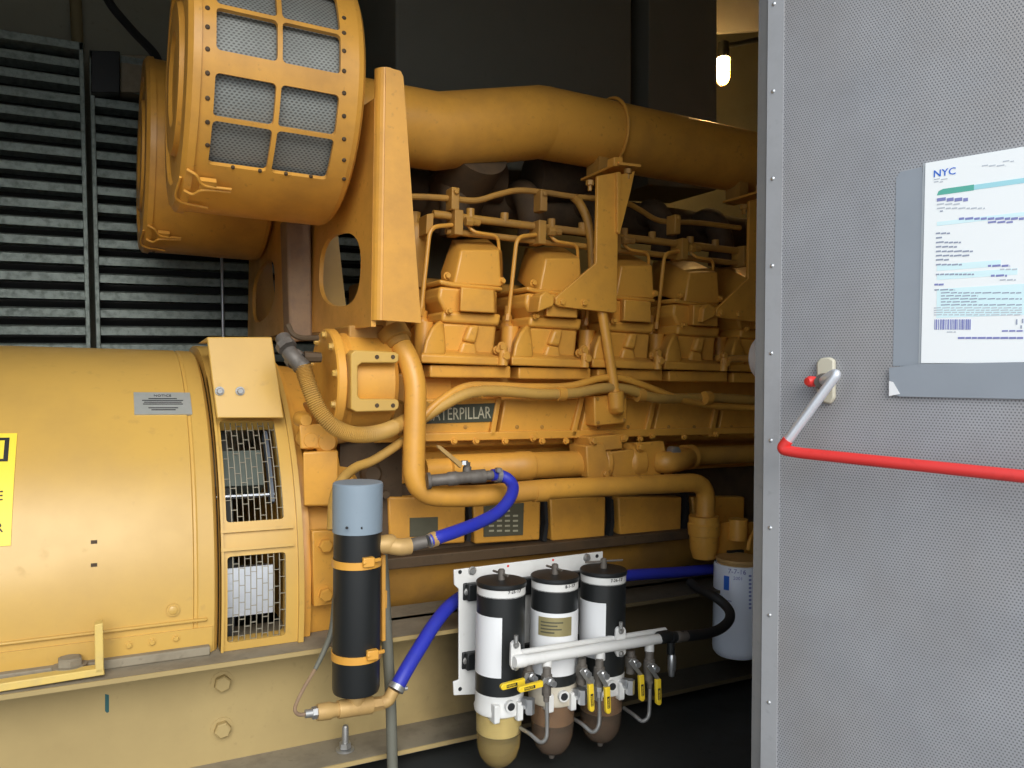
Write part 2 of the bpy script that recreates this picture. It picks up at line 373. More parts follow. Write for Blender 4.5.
tag(t.build('wall_conduit', grimy('olive conduit', (.24, .19, .09), (.15, .12, .06), rough=.6)), 'olive vertical pipe on the wall above the left louvre', 'pipe')

# ------------------------------------------------------------------ dark ducts behind the engine, bulkhead lamp
t = MB().pp([(396, -170), (632, -170), (632, 175), (396, 165)], 2.72, 3.3)
tag(t.build('exhaust_duct', BAFF, None, bevel=.01), 'broad dark sheet duct filling the roof space behind the big pipe', 'duct')
t = MB().pp([(650, -230), (717, -230), (717, 190), (648, 185)], 2.72, 3.05)
tag(t.build('sound_baffle', BAFF, None, bevel=.004), 'narrow dark upright panel just left of the lit lamp', 'baffle panel')
t = MB(); t.hull([P(632, 52, 3.0), P(648, 55, 3.0), P(649, 78, 3.0), P(641, 98, 3.0), P(632, 94, 3.0)] + [P(632, 52, 3.0) + V((0, .1, 0)), P(649, 78, 3.0) + V((0, .1, 0)), P(632, 94, 3.0) + V((0, .1, 0)), P(641, 98, 3.0) + V((0, .1, 0))])
tag(t.build('pipe_hanger', RUST, None), 'rusty hanger seen in the slit between two dark ducts', 'hanger')
LP = P(723, 69, 2.86)
t = thing('bulkhead_lamp', 'lit caged bulkhead lamp glowing orange near the roof', 'lamp', LP + V((0, 0, .1)))
k = M(722, 2.86, .86)
gl = MB().lathe(LP + V((0, 0, 12 * k)), (0, 0, -1), [(0, 6.5 * k), (20 * k, 6.5 * k), (26 * k, 5.2 * k), (29 * k, 2.5 * k), (30 * k, .1 * k)], 24); gl.build('globe', LAMPM, t)
cg = MB()
for a in range(6):
    th = a * pi / 3 + .3; q = lambda r, z: LP + V((cos(th) * r * k, sin(th) * r * k, z * k))
    cg.tube([q(7.6, 13), q(7.8, -6), q(7, -13), q(4, -18), q(.5, -19)], .7 * k, seg=6)
for z in (6, -5): cg.tube([LP + V((cos(i * pi / 8) * 7.8 * k, sin(i * pi / 8) * 7.8 * k, z * k)) for i in range(17)], .7 * k, seg=6, n=2)
cg.build('wire_guard', BRASS, t)
cp = MB().lathe(LP + V((0, 0, 32 * k)), (0, 0, -1), [(0, 4 * k), (2 * k, 6.5 * k), (12 * k, 7 * k), (19 * k, 6.6 * k)], 24)
cp.tube([LP + V((4 * k, 0, 28 * k)), LP + V((20 * k, .02, 34 * k)), LP + V((90 * k, .05, 62 * k))], 3.0 * k, smooth=False); cp.tube([LP + V((90 * k, .05, 62 * k)), V((4.4, LP.y + .3, LP.z + .35))], 3.0 * k, smooth=False); cp.build('lamp_body', BLACKP, t)

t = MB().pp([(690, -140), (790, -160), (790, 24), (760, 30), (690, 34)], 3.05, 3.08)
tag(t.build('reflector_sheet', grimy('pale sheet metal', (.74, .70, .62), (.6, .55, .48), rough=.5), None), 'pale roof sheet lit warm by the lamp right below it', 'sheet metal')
# ================================================================== SKID RAIL
RT = ZC - .632; RB = ZC - .922
t = thing('skid_rail', 'dusty yellow channel rail along the floor under generator and engine', 'rail', (.8, 1.86, RB))
MB().box((-1.6, 1.93, RB), (2.9, 1.95, RT)).build('web', OIL_SHADE_WEB, t)
MB().box((-1.6, 1.80, RT - .008), (2.9, 2.05, RT)).build('top_flange', OIL_SHADE_DUST, t, bevel=.003)
MB().box((-1.6, 1.797, RT - .009), (2.9, 1.80, RT + .001)).build('flange_edge', OIL_SHADE_EDGE, t)
MB().box((-1.6, 1.80, RB), (2.9, 1.95, RB + .014)).build('bottom_flange', OIL_SHADE_DUST, t, bevel=.003)
MB().box((-1.6, 1.797, RB + .004), (2.9, 1.80, RB + .0142)).build('flange_edge', OIL_SHADE_EDGE, t)
for px, py in ((222, 682), (222, 728)): MB().bolt(P(px, py, 1.93), OUT, .019, .02).build('bolt', KHAKI, t)
s_ = P(345, 748, 1.86); b_ = V((s_.x, s_.y, RB + .014))
MB().lathe(b_, UP, [(0, .022), (.004, .022), (.005, .008), (.055, .008), (.06, .006)], 16).lathe(b_ + V((0, 0, .006)), UP, [(0, .015), (.013, .014)], 6).build('stud', STEEL, t)
MB().pp([(105, 694), (109, 695), (109, 712), (107, 713), (105, 711)], 1.9295, 1.931).build('paint_streak', TEAL, t)

# ================================================================== GENERATOR
GY, GZ, GR = 2.5, ZC - .56, .62
t = thing('generator', 'big rounded yellow generator barrel at the left with wire mesh vents', 'generator', (-.1, GY, RT))
def rp(x, r): return (x, r)
br = MB().lathe((0, GY, GZ), XA, [(-1.35, .5), (-1.33, .60), (-1.29, GR), (.205, GR), (.208, GR - .004), (.213, GR - .004), (.216, GR), (.250, GR - .001), (.257, GR - .008), (.260, GR - .02), (.260, .4)], 96)
br.cut(RT + .001).build('casing', YELG, t, angle=40)
sm = MB(); sm.box((-1.3, GY - GR - .007, GZ + .001), (.235, GY - GR + .05, GZ + .008)); sm.build('seam_flange', YELG, t, bevel=.003)
MB().arc(GY, GZ, -1.28, .246, RAD(-9), RAD(-1.2), GR - .03, GR + .004, 12).cut(RT + .001).build('lower_cover', YELG, t)
for px, py in ((129, 645), (173, 610), (176, 638), (152, 642)):
    x, a, p = CYL(px, py, GY, GZ, GR + .004); MB().bolt(p, V((0, -cos(a), sin(a))), .006 if px != 173 else .010, .006).build('bolt', YELG, t)
MB().box((-1.3, 1.86, RT), (.24, 2.02, RT + .02)).build('foot', DUST, t, bevel=.003)
s_ = P(70, 662, 1.875); MB().bolt(V((s_.x, 1.86, RT + .02)), UP, .024, .018).build('foot_bolt', DUST, t)
for px, py in ((94, 542), (94, 565)):
    x, a, p = CYL(px, py, GY, GZ, GR); MB().arc(GY, GZ, x - .006, x + .006, a - .006, a + .006, GR - .001, GR + .0012, 2).build('paint_chip', SOOT, t)
# vented end ring
MB().lathe((0, GY, GZ), XA, [(.20, .58), (.30, .58), (.30, .30)], 64).cut(RT + .001).build('core', DARK, t)
WX0, WX1 = .276, .406
A = lambda py, px=250: CYL(px, py, GY, GZ, .635)[1]
w1 = (WX0, WX1, A(521), A(421)); w2 = (WX0, WX1, A(640), A(555))
rg = MB().ring(GY, GZ, [.2625, .442], [RAD(-10), RAD(100)], [w1, w2], .60, .635, fillet=.008)
rg.cut(RT + .001).build('vent_ring', YELG, t)
rb = MB()
for py in (530, 548): rb.arc(GY, GZ, .262, .425, A(py) - .006, A(py) + .006, .634, .645, 2)
rb.arc(GY, GZ, .2625, .268, RAD(-10), RAD(60), .62, .643, 30); rb.arc(GY, GZ, .434, .446, RAD(-10), RAD(95), .62, .645, 36)
rb.cut(RT + .001).build('ring_ribs', YELG, t)
for w in (w1, w2):
    g = MB(); n = 10
    for i in range(n + 1):
        x = w[0] + (w[1] - w[0]) * i / n
        g.arc(GY, GZ, x - .0009, x + .0009, w[2] - .02, w[3] + .02, .625, .6285, 14)
    for i in range(n):
        x0 = w[0] + (w[1] - w[0]) * i / n; x1 = x0 + (w[1] - w[0]) / n; k = 5; ph = (.0, .55, .25, .8)[i % 4]
        for j in range(k):
            a = w[2] + (w[3] - w[2]) * ((j + ph) / k)
            g.arc(GY, GZ, x0, x1, a - .0011, a + .0011, .625, .6285, 1)
    g.build('mesh_guard', grimy('dull guard wire', (.30, .27, .20), (.15, .13, .09), rough=.5, metal=.3, scale=20), t)
MB().arc(GY, GZ, .27, .385, w2[2] + .07, w2[3] - .045, .50, .590, 10).build('fan_shroud', grimy('silver fan metal', (.62, .65, .70), (.4, .42, .45), rough=.4, metal=.4, scale=12), t)
MB().arc(GY, GZ, .262, .395, A(491.5), A(489.5), .585, .600, 2).build('cooling_fin', SILV, t)
MB().arc(GY, GZ, .262, .375, A(478), A(440), .50, .588, 8).build('winding_cover', grimy('grey green winding', (.10, .12, .10), (.05, .06, .05), rough=.6, scale=8), t)
MB().arc(GY, GZ, .383, .392, A(500), A(425), .585, .61, 8).build('vent_channel', plain('grey blue channel', (.10, .12, .15), .4), t)
# terminal cover plate leaning on the ring
q = [P(207, 337, 2.06), P(272, 337, 2.06), P(284, 418, 1.99), P(217, 418, 1.99)]
MB().prism(q, V((0, .014, .0))).hull([q[0], q[0] + V((0, .2, -.01)), q[1], q[1] + V((0, .2, -.01)), q[0] + V((0, 0, -.012)), q[1] + V((0, 0, -.012))]).build('terminal_cover', YELG, t, bevel=.003)
for px in (219.5, 240): MB().bolt(P(px, 391, 2.01), OUT, .008, .010).build('bolt', STEEL, t)
# plates and stickers
def cframe(px, py, r):
    x, a, p = CYL(px, py, GY, GZ, r); n = V((0, -cos(a), sin(a))); v = V((0, sin(a), cos(a))); return x, a, p, n, v
x0 = CYL(134, 404, GY, GZ, GR)[0]; x1 = CYL(191, 404, GY, GZ, GR)[0]; a0 = CYL(160, 415, GY, GZ, GR)[1]; a1 = CYL(160, 393.5, GY, GZ, GR)[1]
pl = MB().arc(GY, GZ, x0, x1, a0, a1, GR - .002, GR + .0035, 4).build('notice_plate', PLATE, t)
tx = MB()
def arctext(mb, s, xc, a, size, r): 
    n = V((0, -cos(a), sin(a))); v = V((0, sin(a), cos(a))); mb.text(s, frame_mat(V((xc, GY - r * cos(a), GZ + r * sin(a))), XA, v), size, .0004, 'CENTER')
xm = (x0 + x1) / 2
arctext(tx, 'NOTICE', xm, a1 - (a1 - a0) * .22, .011, GR + .0042)
for i, wd in enumerate((.5, .72, .66, .7, .0, .52, .42)):
    if wd: tx.arc(GY, GZ, xm - (x1 - x0) * wd / 2, xm + (x1 - x0) * wd / 2, a1 - (a1 - a0) * (.33 + .085 * i), a1 - (a1 - a0) * (.30 + .085 * i), GR, GR + .0045, 1)
tx.build('lettering', BLACK, pl)
x1 = CYL(13.5, 490, GY, GZ, GR)[0]; a1 = CYL(6, 434, GY, GZ, GR)[1]; a0 = CYL(6, 546, GY, GZ, GR)[1]
st = MB().arc(GY, GZ, x1 - .19, x1, a0, a1, GR - .002, GR + .0025, 10).build('warning_sticker', STICK, t)
am = lambda py: CYL(6, py, GY, GZ, GR)[1]
bl = MB()
xr = CYL(8, 460, GY, GZ, GR)[0]; th = .0085
bl.arc(GY, GZ, xr - th, xr, am(462), am(438.5), GR, GR + .0035, 4); bl.arc(GY, GZ, xr - .14, xr, am(462), am(459.5), GR, GR + .0035, 1); bl.arc(GY, GZ, xr - .14, xr, am(441), am(438.5), GR, GR + .0035, 1); bl.arc(GY, GZ, xr - .14, xr - .14 + th, am(462), am(438.5), GR, GR + .0035, 4)
xe = CYL(2.9, 498, GY, GZ, GR)[0]
for s_, py, sz in (('E', 500.5, .030), ('R', 532, .028)):
    a = am(py); xe = CYL(3.2, py, GY, GZ, GR)[0]; bl.text(s_, frame_mat(V((xe, GY - (GR + .0038) * cos(a), GZ + (GR + .0038) * sin(a))), XA, V((0, sin(a), cos(a)))), sz, .0004, 'RIGHT')
bl.build('lettering', BLACK, st)

# bent bar step in front of the foot
t = MB().prism([P(-60, 693, 1.81), P(103, 668, 1.81), P(105, 675, 1.81), P(-60, 702, 1.81)], V((0, .03, 0)))
t.prism([P(94.5, 625, 1.81), P(103, 623, 1.81), P(104, 672, 1.81), P(95, 674, 1.81)], V((0, .03, 0)))
tag(t.build('guard_bar', grimy('chipped cream yellow paint', (.70, .50, .14), (.5, .38, .16), rough=.5, scale=30, amount=.5), None, bevel=.002), 'chipped pale yellow angled bar standing on the rail under the barrel', 'bar')

# ================================================================== AIR CLEANERS
def air_cleaner(cy, label, front):
    cz, R = ZC + .709, .311; X0, X1 = .192, .537
    t = thing('air_cleaner', label, 'air filter', (.4, cy, cz - R), 'drum air cleaners')
    AA = lambda py: CYL(270, py, 2.1, cz, R)[1]
    xw = [CYL(p, 100, 2.1, cz, R)[0] for p in (214, 275.5, 280.5, 339)]
    rows = [(AA(172.5), AA(129.5)), (AA(125.5), AA(82.5)), (AA(60), AA(19)), (AA(15), AA(-22))]
    wins = [(xw[c], xw[c + 1], a, b) for a, b in rows for c in (0, 2)] if front else []
    h = MB().ring(cy, cz, [X0, X1], [-pi, pi], wins, R - .012, R, fillet=.010)
    h.lathe((0, cy, cz), XA, [(X1, R), (X1 + .012, R - .004), (X1 + .02, R - .016), (X1 + .02, .08)], 72, caps=False)
    h.build('housing', YEL, t, angle=30)
    if front: sc = MB().arc(cy, cz, X0 + .02, X1 - .02, RAD(-85), RAD(110), R - .030, R - .024, 60).build('screen', SCREEN, t); cyl_uv(sc, cy, cz, R)
    c = MB().lathe((0, cy, cz), XA, [(X0 + .004, R + .006), (X0 - .012, R + .004), (X0 - .022, R - .008), (X0 - .024, R - .06), (X0 - .016, R - .065), (X0 - .016, R - .13), (X0 - .028, R - .135), (X0 - .028, R - .2), (X0 - .02, R - .21), (X0 - .02, .02)], 72)
    c.build('end_cap', YEL, t, angle=30)
    rv = MB()
    if not front: rv.lathe(V((X0 + .02, cy, cz - R)), (0, 0, -1), [(-.003, .0052), (.0015, .0052), (.003, .003)], 10)
    for px, ys in () if not front else ((207.5, (8, 27, 49, 73, 98, 122, 145)), (344, (18, 33, 51, 71, 93, 116, 139, 160, 179))):
        for py in ys:
            x, a, p = CYL(px, py, 2.1, cz, R); p = V((x, cy - R * cos(a), cz + R * sin(a))); rv.lathe(p, V((0, -cos(a), sin(a))), [(-.003, .0052), (.0015, .0052), (.003, .003)], 10)
    for px, py in () if not front else ((233, 167.5), (260, 171), (286, 174), (311, 176.5)):
        x, a, p = CYL(px, py, 2.1, cz, R); p = V((x, cy - R * cos(a), cz + R * sin(a))); rv.lathe(p, V((0, -cos(a), sin(a))), [(-.003, .0045), (.0015, .0045), (.003, .003)], 10)
    rv.build('rivets', SOOT, t)
    lt = MB(); g = lambda x, a, r: V((x, cy - (R + r) * cos(a), cz + (R + r) * sin(a)))
    a = CYL(205, 182, 2.1, cz, R)[1]
    lt.tube([g(X0 - .01, a + .12, .006), g(X0 + .01, a + .10, .014), g(X0 + .03, a + .02, .016), g(X0 + .09, a - .01, .010)], .0035, seg=8)
    lt.tube([g(X0 - .01, a - .10, .006), g(X0 + .01, a - .10, .014), g(X0 + .03, a - .03, .016), g(X0 + .09, a - .04, .010)], .0035, seg=8)
    lt.hull([g(X0 + x, a + b, r) for x in (.02, .055) for b in (-.05, .06) for r in (.004, .016)])
    lt.tube([g(X0 - .02, a + .02, .0), g(X0 - .02, a - .25, .004), g(X0 + .05, a - .32, .008)], .003, seg=8)
    lt.build('latch', YEL, t)
    return t
air_cleaner(2.10, 'front yellow drum air cleaner with screened windows above the generator', True)
a2 = air_cleaner(2.90, 'rear yellow drum air cleaner in shadow behind the front one', False)
a2.location.x -= .035

# brackets carrying the air cleaners
def cleaner_bracket(label, front):
    t = thing('air_cleaner_bracket', label, 'bracket', (.6, 2.1, ZC + .1), 'air cleaner brackets')
    X = .588; sg = 1 if front else -1
    m = lambda y: 2.5 - (2.5 - y) * sg
    w = MB(); th = .012
    yz = [(1.83, .66), (1.83, .115), (2.495, .125), (2.495, .60), (2.42, .72)]
    c = (2.125, .283); n = 72; tilt = .10
    def resample(loop, n):
        pts = loop + [loop[0]]; L = [math.dist(a, b) for a, b in zip(pts, pts[1:])]; T = sum(L); out = list(loop)
        for i in range(n):
            d = T * i / n; j = 0
            while d > L[j]: d -= L[j]; j += 1
            f = d / L[j]; out.append((pts[j][0] + (pts[j + 1][0] - pts[j][0]) * f, pts[j][1] + (pts[j + 1][1] - pts[j][1]) * f))
        return out
    ang = lambda p: math.atan2(p[1] - c[1], p[0] - c[0])
    O = sorted(set((round(a, 5), round(b, 5)) for a, b in resample(yz, n)), key=ang); n = len(O); H = []
    for p in O:
        a = ang(p); r = (abs(cos(a - tilt) / .205) ** 2.7 + abs(sin(a - tilt) / .098) ** 2.7) ** (-1 / 2.7)
        H.append((c[0] + r * cos(a), c[1] + r * sin(a)))
    vs = {}
    for nm, loop in (('o', O), ('h', H)):
        for xx in (X, X + th): vs[nm, xx] = [w.bm.verts.new((xx, m(y), ZC + z)) for y, z in loop]
    for i in range(n):
        j = (i + 1) % n
        for xx in (X, X + th): w.bm.faces.new((vs['o', xx][i], vs['o', xx][j], vs['h', xx][j], vs['h', xx][i]))
        for nm in 'oh': w.bm.faces.new((vs[nm, X][i], vs[nm, X][j], vs[nm, X + th][j], vs[nm, X + th][i]))
    w.build('web_plate', YEL, t)
    f = MB(); th = .012
    f.prism([V((X + .02, m(1.805), ZC + .13)), V((X + .118, m(1.805), ZC + .128)), V((X + .062, m(1.805), ZC + .715)), V((X + .055, m(1.805), ZC + .727)), V((X + .018, m(1.805), ZC + .73))], V((0, .012 * sg, 0)))
    for i in range(6):   # rolled corner between flange and web
        a0 = pi / 2 * i / 6; a1 = pi / 2 * (i + 1) / 6; r = .03; g = lambda a, rr, z: V((X + r - rr * sin(a) if 0 else X + r - rr * cos(a), m(1.805 + r - rr * sin(a)), ZC + z))
        f.hull([g(a, rr, z) for a in (a0, a1) for rr in (r, r - th) for z in (.13, .73)])
    f.build('front_flange', YEL, t, angle=50)
    g = MB(); g.prism([V((X + .012, m(2.47), ZC + .12)), V((X + .012, m(2.47), ZC + .50)), V((X + .085, m(2.47), ZC + .50)), V((X + .135, m(2.47), ZC + .12))], V((0, .012 * sg, 0))).build('gusset', YELG, t)
    return t
cleaner_bracket('folded yellow bracket with oval hole under the front air cleaner', True)
b_ = cleaner_bracket('shaded yellow bracket under the rear air cleaner', False)
b_.location.x -= .06
t = MB().pp([(286, 218), (311, 216), (313, 340), (290, 342)], 2.40, 2.49)
tag(t.build('support_post', RUST, None, bevel=.008), 'rust stained square post between the two air cleaner brackets', 'post')

# ================================================================== ENGINE BLOCK
EX0, EX1 = .66, 2.75
t = eng = thing('engine_block', 'long yellow diesel engine block with nameplate and side covers', 'engine', (1.6, 2.5, RT))
def yzprism(mb, x0, x1, yz): mb.prism([V((x0, y, ZC + z)) for y, z in yz], V((x1 - x0, 0, 0))); return mb
yzprism(MB(), EX0, EX1, [(2.05, .005), (2.05, -.20), (2.13, -.22), (2.13, -.30), (2.06, -.32), (2.06, -.50), (2.9, -.50), (2.9, .005)]).build('block', YEL, t, bevel=.006)
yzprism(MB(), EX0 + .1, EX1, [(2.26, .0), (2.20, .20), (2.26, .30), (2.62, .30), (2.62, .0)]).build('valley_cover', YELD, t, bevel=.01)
yzprism(MB(), EX0, EX1, [(1.985, -.155), (1.985, -.178), (2.06, -.185), (2.06, -.155)]).build('side_ledge', YEL, t, bevel=.003)
yzprism(MB(), EX0, EX1, [(1.985, -.485), (1.985, -.515), (2.1, -.515), (2.1, -.485)]).build('pan_flange', SOOT, t, bevel=.003)
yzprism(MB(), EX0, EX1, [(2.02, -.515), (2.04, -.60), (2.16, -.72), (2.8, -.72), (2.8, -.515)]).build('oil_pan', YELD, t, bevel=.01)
MB().pp([(420, 377), (452, 377), (452, 402), (418, 402)], 2.035, 2.06).build('deck_pad', YEL, t, bevel=.004)
# row of upper side covers
dv = [(405, 437), (499, 492), (582, 573), (655, 646), (719, 711), (777, 769)]
for i, ((a, a_), (b, b_)) in enumerate(zip(dv, dv[1:])):
    c = MB().pp([(a + 6, 399), (b - 3, 399), (b_ - 3, 433), (a_ + 7 if i else 412, 435)], 1.995, 2.06)
    o = c.build('side_cover', YEL, t, bevel=.004)
    w = b - a
    bolts(o, 'cover_bolt', YELD, [(P(a_ + w * f, 427, 1.995), .0045, .004) for f in ((.3, .6) if i < 2 else (.35, .75))])
    d = MB().pp([(b - 2, 397), (b + 3, 397), (b_ + 3, 437), (b_ - 2, 437)], 1.985, 2.06); d.build('cover_rib', YEL, t, bevel=.003)
for px, py in ((454, 441), (476, 441), (505, 441), (533, 438), (542, 441), (566, 441), (600, 440), (640, 439), (652, 436), (684, 437), (716, 434)): MB().bolt(P(px, py, 1.984), OUT, .0075, .010).build('ledge_bolt', YEL, t)
np_ = MB().pp([(420, 406), (496, 403), (492.5, 421.5), (418, 424)], 1.991, 1.997).build('name_plate', PLATEN, t)
p0 = P(425.5, 420.8, 1.9895); p1 = P(491, 418.2, 1.9895); u = (p1 - p0)
tx = MB(); tx.text('CATERPILLAR', Matrix.Identity(4), .05, .0006)
xs = [v.co.x for v in tx.bm.verts]; ys = [v.co.y for v in tx.bm.verts]; sx = u.length / (max(xs) - min(xs)); sy = M(460, 1.99, 12.2) / (max(ys) - min(ys))
mt = frame_mat(p0, u, UP)
for v in tx.bm.verts: v.co = mt @ V(((v.co.x - min(xs)) * sx + v.co.y * sx * .0, v.co.y * sy, v.co.z))
tx.build('lettering', LETTER, np_, smooth=False)
# lower crankcase covers with dark gaps
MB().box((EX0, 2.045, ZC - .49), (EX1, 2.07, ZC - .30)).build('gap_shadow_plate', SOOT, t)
for (a, b, yb, yt) in ((388, 466, 546, 497), (473, 541, 543, 497), (550, 606, 540, 497), (618, 682, 534, 497), (692, 745, 528, 497)):
    s1 = (yb - 497) / 45
    c = MB().pp([(a, yt), (b, yt), (b - 1, yb - 3), (a + 2, yb + 1)], 2.012, 2.06).build('crankcase_cover', YEL, t, bevel=.005)
for (x, y) in ((469, 520), (545, 520), (611, 518), (686, 510)):
    MB().pp([(x - 1, y - 20), (x + 2.5, y - 18), (x + 3.5, y + 4), (x + 1.5, y + 22), (x - 2.5, y + 21), (x + .5, y + 3)], 2.005, 2.03).build('cover_clamp', BLACKM, t)
d1 = MB().pp([(410, 518), (438, 517), (438, 536), (410, 537)], 2.009, 2.014).build('data_plate', PLATED, t)
d2 = MB().pp([(484, 505), (524, 503), (523, 535), (484, 537)], 2.008, 2.014).build('data_plate', PLATED, t)
g = MB()
for j in range(5):
    for i in range(4 - (j == 0)):
        x = 489 + i * 8; y = 510 + j * 5; g.pp([(x, y), (x + 5, y - .2), (x + 5, y + 1.6), (x, y + 1.8)], 2.0074, 2.0082)
g.build('small_text', LETTER, d2)
# flywheel housing
fh = MB().lathe((0, GY, GZ), XA, [(.434, .60), (.45, .61), (.47, .61), (.475, .585), (.60, .575), (.64, .54), (.655, .48), (.655, .2)], 80)
fh.cut(RT + .001).build('flywheel_housing', YEL, t, angle=35)
for py in (402, 428, 462, 500):
    x, a, p = CYL(322, py, GY, GZ, .585); MB().bolt(p, V((0, -cos(a), sin(a))), .013, .014).build('bolt', YEL, t)
for (px, py, r) in ((310, 440, 10), (326, 442, 12), (305, 420, 8)): MB().lathe(P(px, py, 1.93), OUT, [(-.05, M(px, 1.93, r)), (.0, M(px, 1.93, r)), (.012, M(px, 1.93, r * .7))], 16).build('housing_boss', YEL, t)
b = MB(); b.hull([P(px, py, y) for px, py, y in ((303, 452, 1.90), (338, 450, 1.90), (338, 506, 1.90), (304, 506, 1.90), (303, 452, 2.0), (338, 450, 2.0), (338, 506, 2.0), (304, 506, 2.0))]).build('housing_pad', YEL, t, bevel=.004)
b = MB(); b.hull([P(px, py, y) for px, py, y in ((299, 425, 1.92), (335, 423, 1.92), (336, 448, 1.92), (300, 449, 1.92), (299, 425, 2.0), (335, 423, 2.0), (336, 448, 2.0), (300, 449, 2.0))])
b.build('housing_pad', YEL, t, bevel=.004)
MB().pp([(312, 531), (338, 530), (338, 604), (314, 607)], 1.875, 1.90).build('mount_plate', YEL, t, bevel=.003)
for py in (545, 594): MB().bolt(P(325, py, 1.875), OUT, .017, .018).build('mount_bolt', YEL, t)
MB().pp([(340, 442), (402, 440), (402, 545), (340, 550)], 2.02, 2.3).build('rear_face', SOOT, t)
MB().lathe(P(372, 474, 2.0), OUT, [(-.05, .028), (.0, .028), (.01, .02)], 18).lathe(P(384, 494, 2.0), OUT, [(-.05, .010), (.02, .010)], 12).build('plug', SOOT, t)

# ---- cylinder heads
hx = P(462, 370, 2.0).x
t = head = thing('cylinder_head', 'first yellow cylinder head beside the tall air cleaner bracket', 'cylinder head', (hx, 2.15, ZC + .01), 'cylinder heads on the near bank')
b = MB()
b.pp([(440, 286), (498, 290), (497, 316), (446, 314), (438, 298)], 1.99, 2.35)
b.pp([(442, 322), (497, 325), (494, 356), (438, 353)], 1.985, 2.35)
b.hull([P(x, y, Y) for x, y, Y in ((422, 356, 1.953), (425, 340, 1.958), (431, 328, 1.962), (438, 321, 1.975), (444, 320, 1.99), (446, 356, 1.953), (444, 338, 1.965), (424, 351, 2.2), (427, 335, 2.2), (436, 319, 2.2), (445, 319, 2.2))])
b.pp([(443, 311), (502, 314), (499.5, 326), (442, 322)], 1.975, 2.35)
b.pp([(470, 325), (480.5, 325), (476.5, 343.5), (464, 341)], 1.965, 2.02)
b.pp([(463, 341), (476, 343), (479, 357), (458, 356)], 1.972, 2.02)
b.pp([(429, 282), (437, 283), (436, 310), (429, 308)], 2.08, 2.3)
b.build('head_body', YEL, t, bevel=.009, seg=3)
b = MB().hull([P(x, y, Y) for x, y, Y in ((424, 348, 1.985), (496, 353, 1.985), (421, 354, 1.952), (507, 358, 1.952), (508, 366, 1.952), (421, 363, 1.952), (421, 363, 2.3), (508, 366, 2.3), (496, 353, 2.3), (424, 348, 2.3))]).pp([(430, 365), (511, 366), (511, 378.5), (430, 377.5)], 1.97, 2.3)
b.build('base_flange', YEL, t, bevel=.005, seg=3)
b = MB()
b.hull([P(461, 250, 1.992), P(499, 250, 1.992), P(501, 287, 1.988), P(454, 284, 1.988), P(441, 272, 2.06), P(454, 248, 2.07), P(452, 240, 2.15), P(487, 239, 2.15), P(502, 251, 2.06), P(441, 274, 2.3), P(452, 240, 2.35), P(487, 239, 2.35), P(503, 262, 2.3), P(503, 286, 2.3), P(441, 280, 2.06)])
b.pp([(440, 279), (453, 282), (503, 287), (503, 291), (453, 287), (440, 284)], 1.983, 2.3)
b.build('valve_cover', YEL, t, bevel=.012, seg=3, angle=50)
MB().hull([P(461, 287, 1.95), P(494, 290, 1.95), P(495, 313, 1.95), P(460, 311, 1.95), P(459, 287, 2.01), P(496, 290, 2.01), P(497, 314, 2.01), P(458, 312, 2.01)]).build('intake_cover', YEL, t, bevel=.004)
for (px, py, Y, r) in ((447, 276, 1.99, .008), (449, 311, 1.965, .007), (502, 281, 1.99, .008), (502, 347, 1.95, .011), (505, 356, 1.945, .012), (497, 350, 1.96, .009)): MB().bolt(P(px, py, Y), OUT, r, .012).build('head_bolt', YEL, t)
MB().lathe(P(503, 358, 1.95), UP, [(-.02, .014), (.03, .012)], 12).build('head_stud', YEL, t)
b = MB().lathe(P(422, 318, 2.09), UP, [(-.05, .020), (-.01, .020), (0, .014), (.02, .016), (.022, .009), (.05, .008)], 16).lathe(P(424, 340, 2.06), UP, [(-.06, .03), (.05, .026)], 16)
b.build('fuel_inlet', YEL, t)
labs = ['second yellow cylinder head, its front partly crossed by the pipe bracket', 'third yellow cylinder head just right of the upright pipe bracket', 'fourth yellow cylinder head below the bare gap in the fuel rails', 'fifth yellow cylinder head, cut off by the grey door edge']
HP = .270
for i, l in enumerate(labs):
    c = copy_tree(head); c.location.x = hx + HP * (i + 1); c['label'] = l

# ---- injector lines: pairs of thin pipes over each head
t = inj = thing('injector_line', 'thin bent fuel pipes over the first cylinder head', 'fuel pipe', P(424, 312, 2.03), 'thin fuel pipes over the cylinder heads')
MB().bent([P(421, 312, 2.03), P(430, 227, 2.02), P(452, 225, 2.04)], .03, M(430, 2.03, 2.2), seg=10).build('supply_pipe', YEL, t)
MB().bent([P(468, 226, 2.04), P(474, 232, 2.03), P(498, 236, 2.03), P(500, 262, 2.05)], .02, M(480, 2.03, 1.7), seg=10).build('return_pipe', YEL, t)
MB().lathe(P(420, 316, 2.03), (.1, 0, 1), [(0, .009), (.02, .009), (.022, .006)], 6).build('union_nut', YEL, t)
for i, l in enumerate(('thin bent fuel pipes over the second cylinder head', 'thin bent fuel pipes over the third cylinder head beside the bracket post', 'thin bent fuel pipes over the fourth cylinder head')):
    c = copy_tree(inj); c.location.x += HP * (i + 1); c['label'] = l

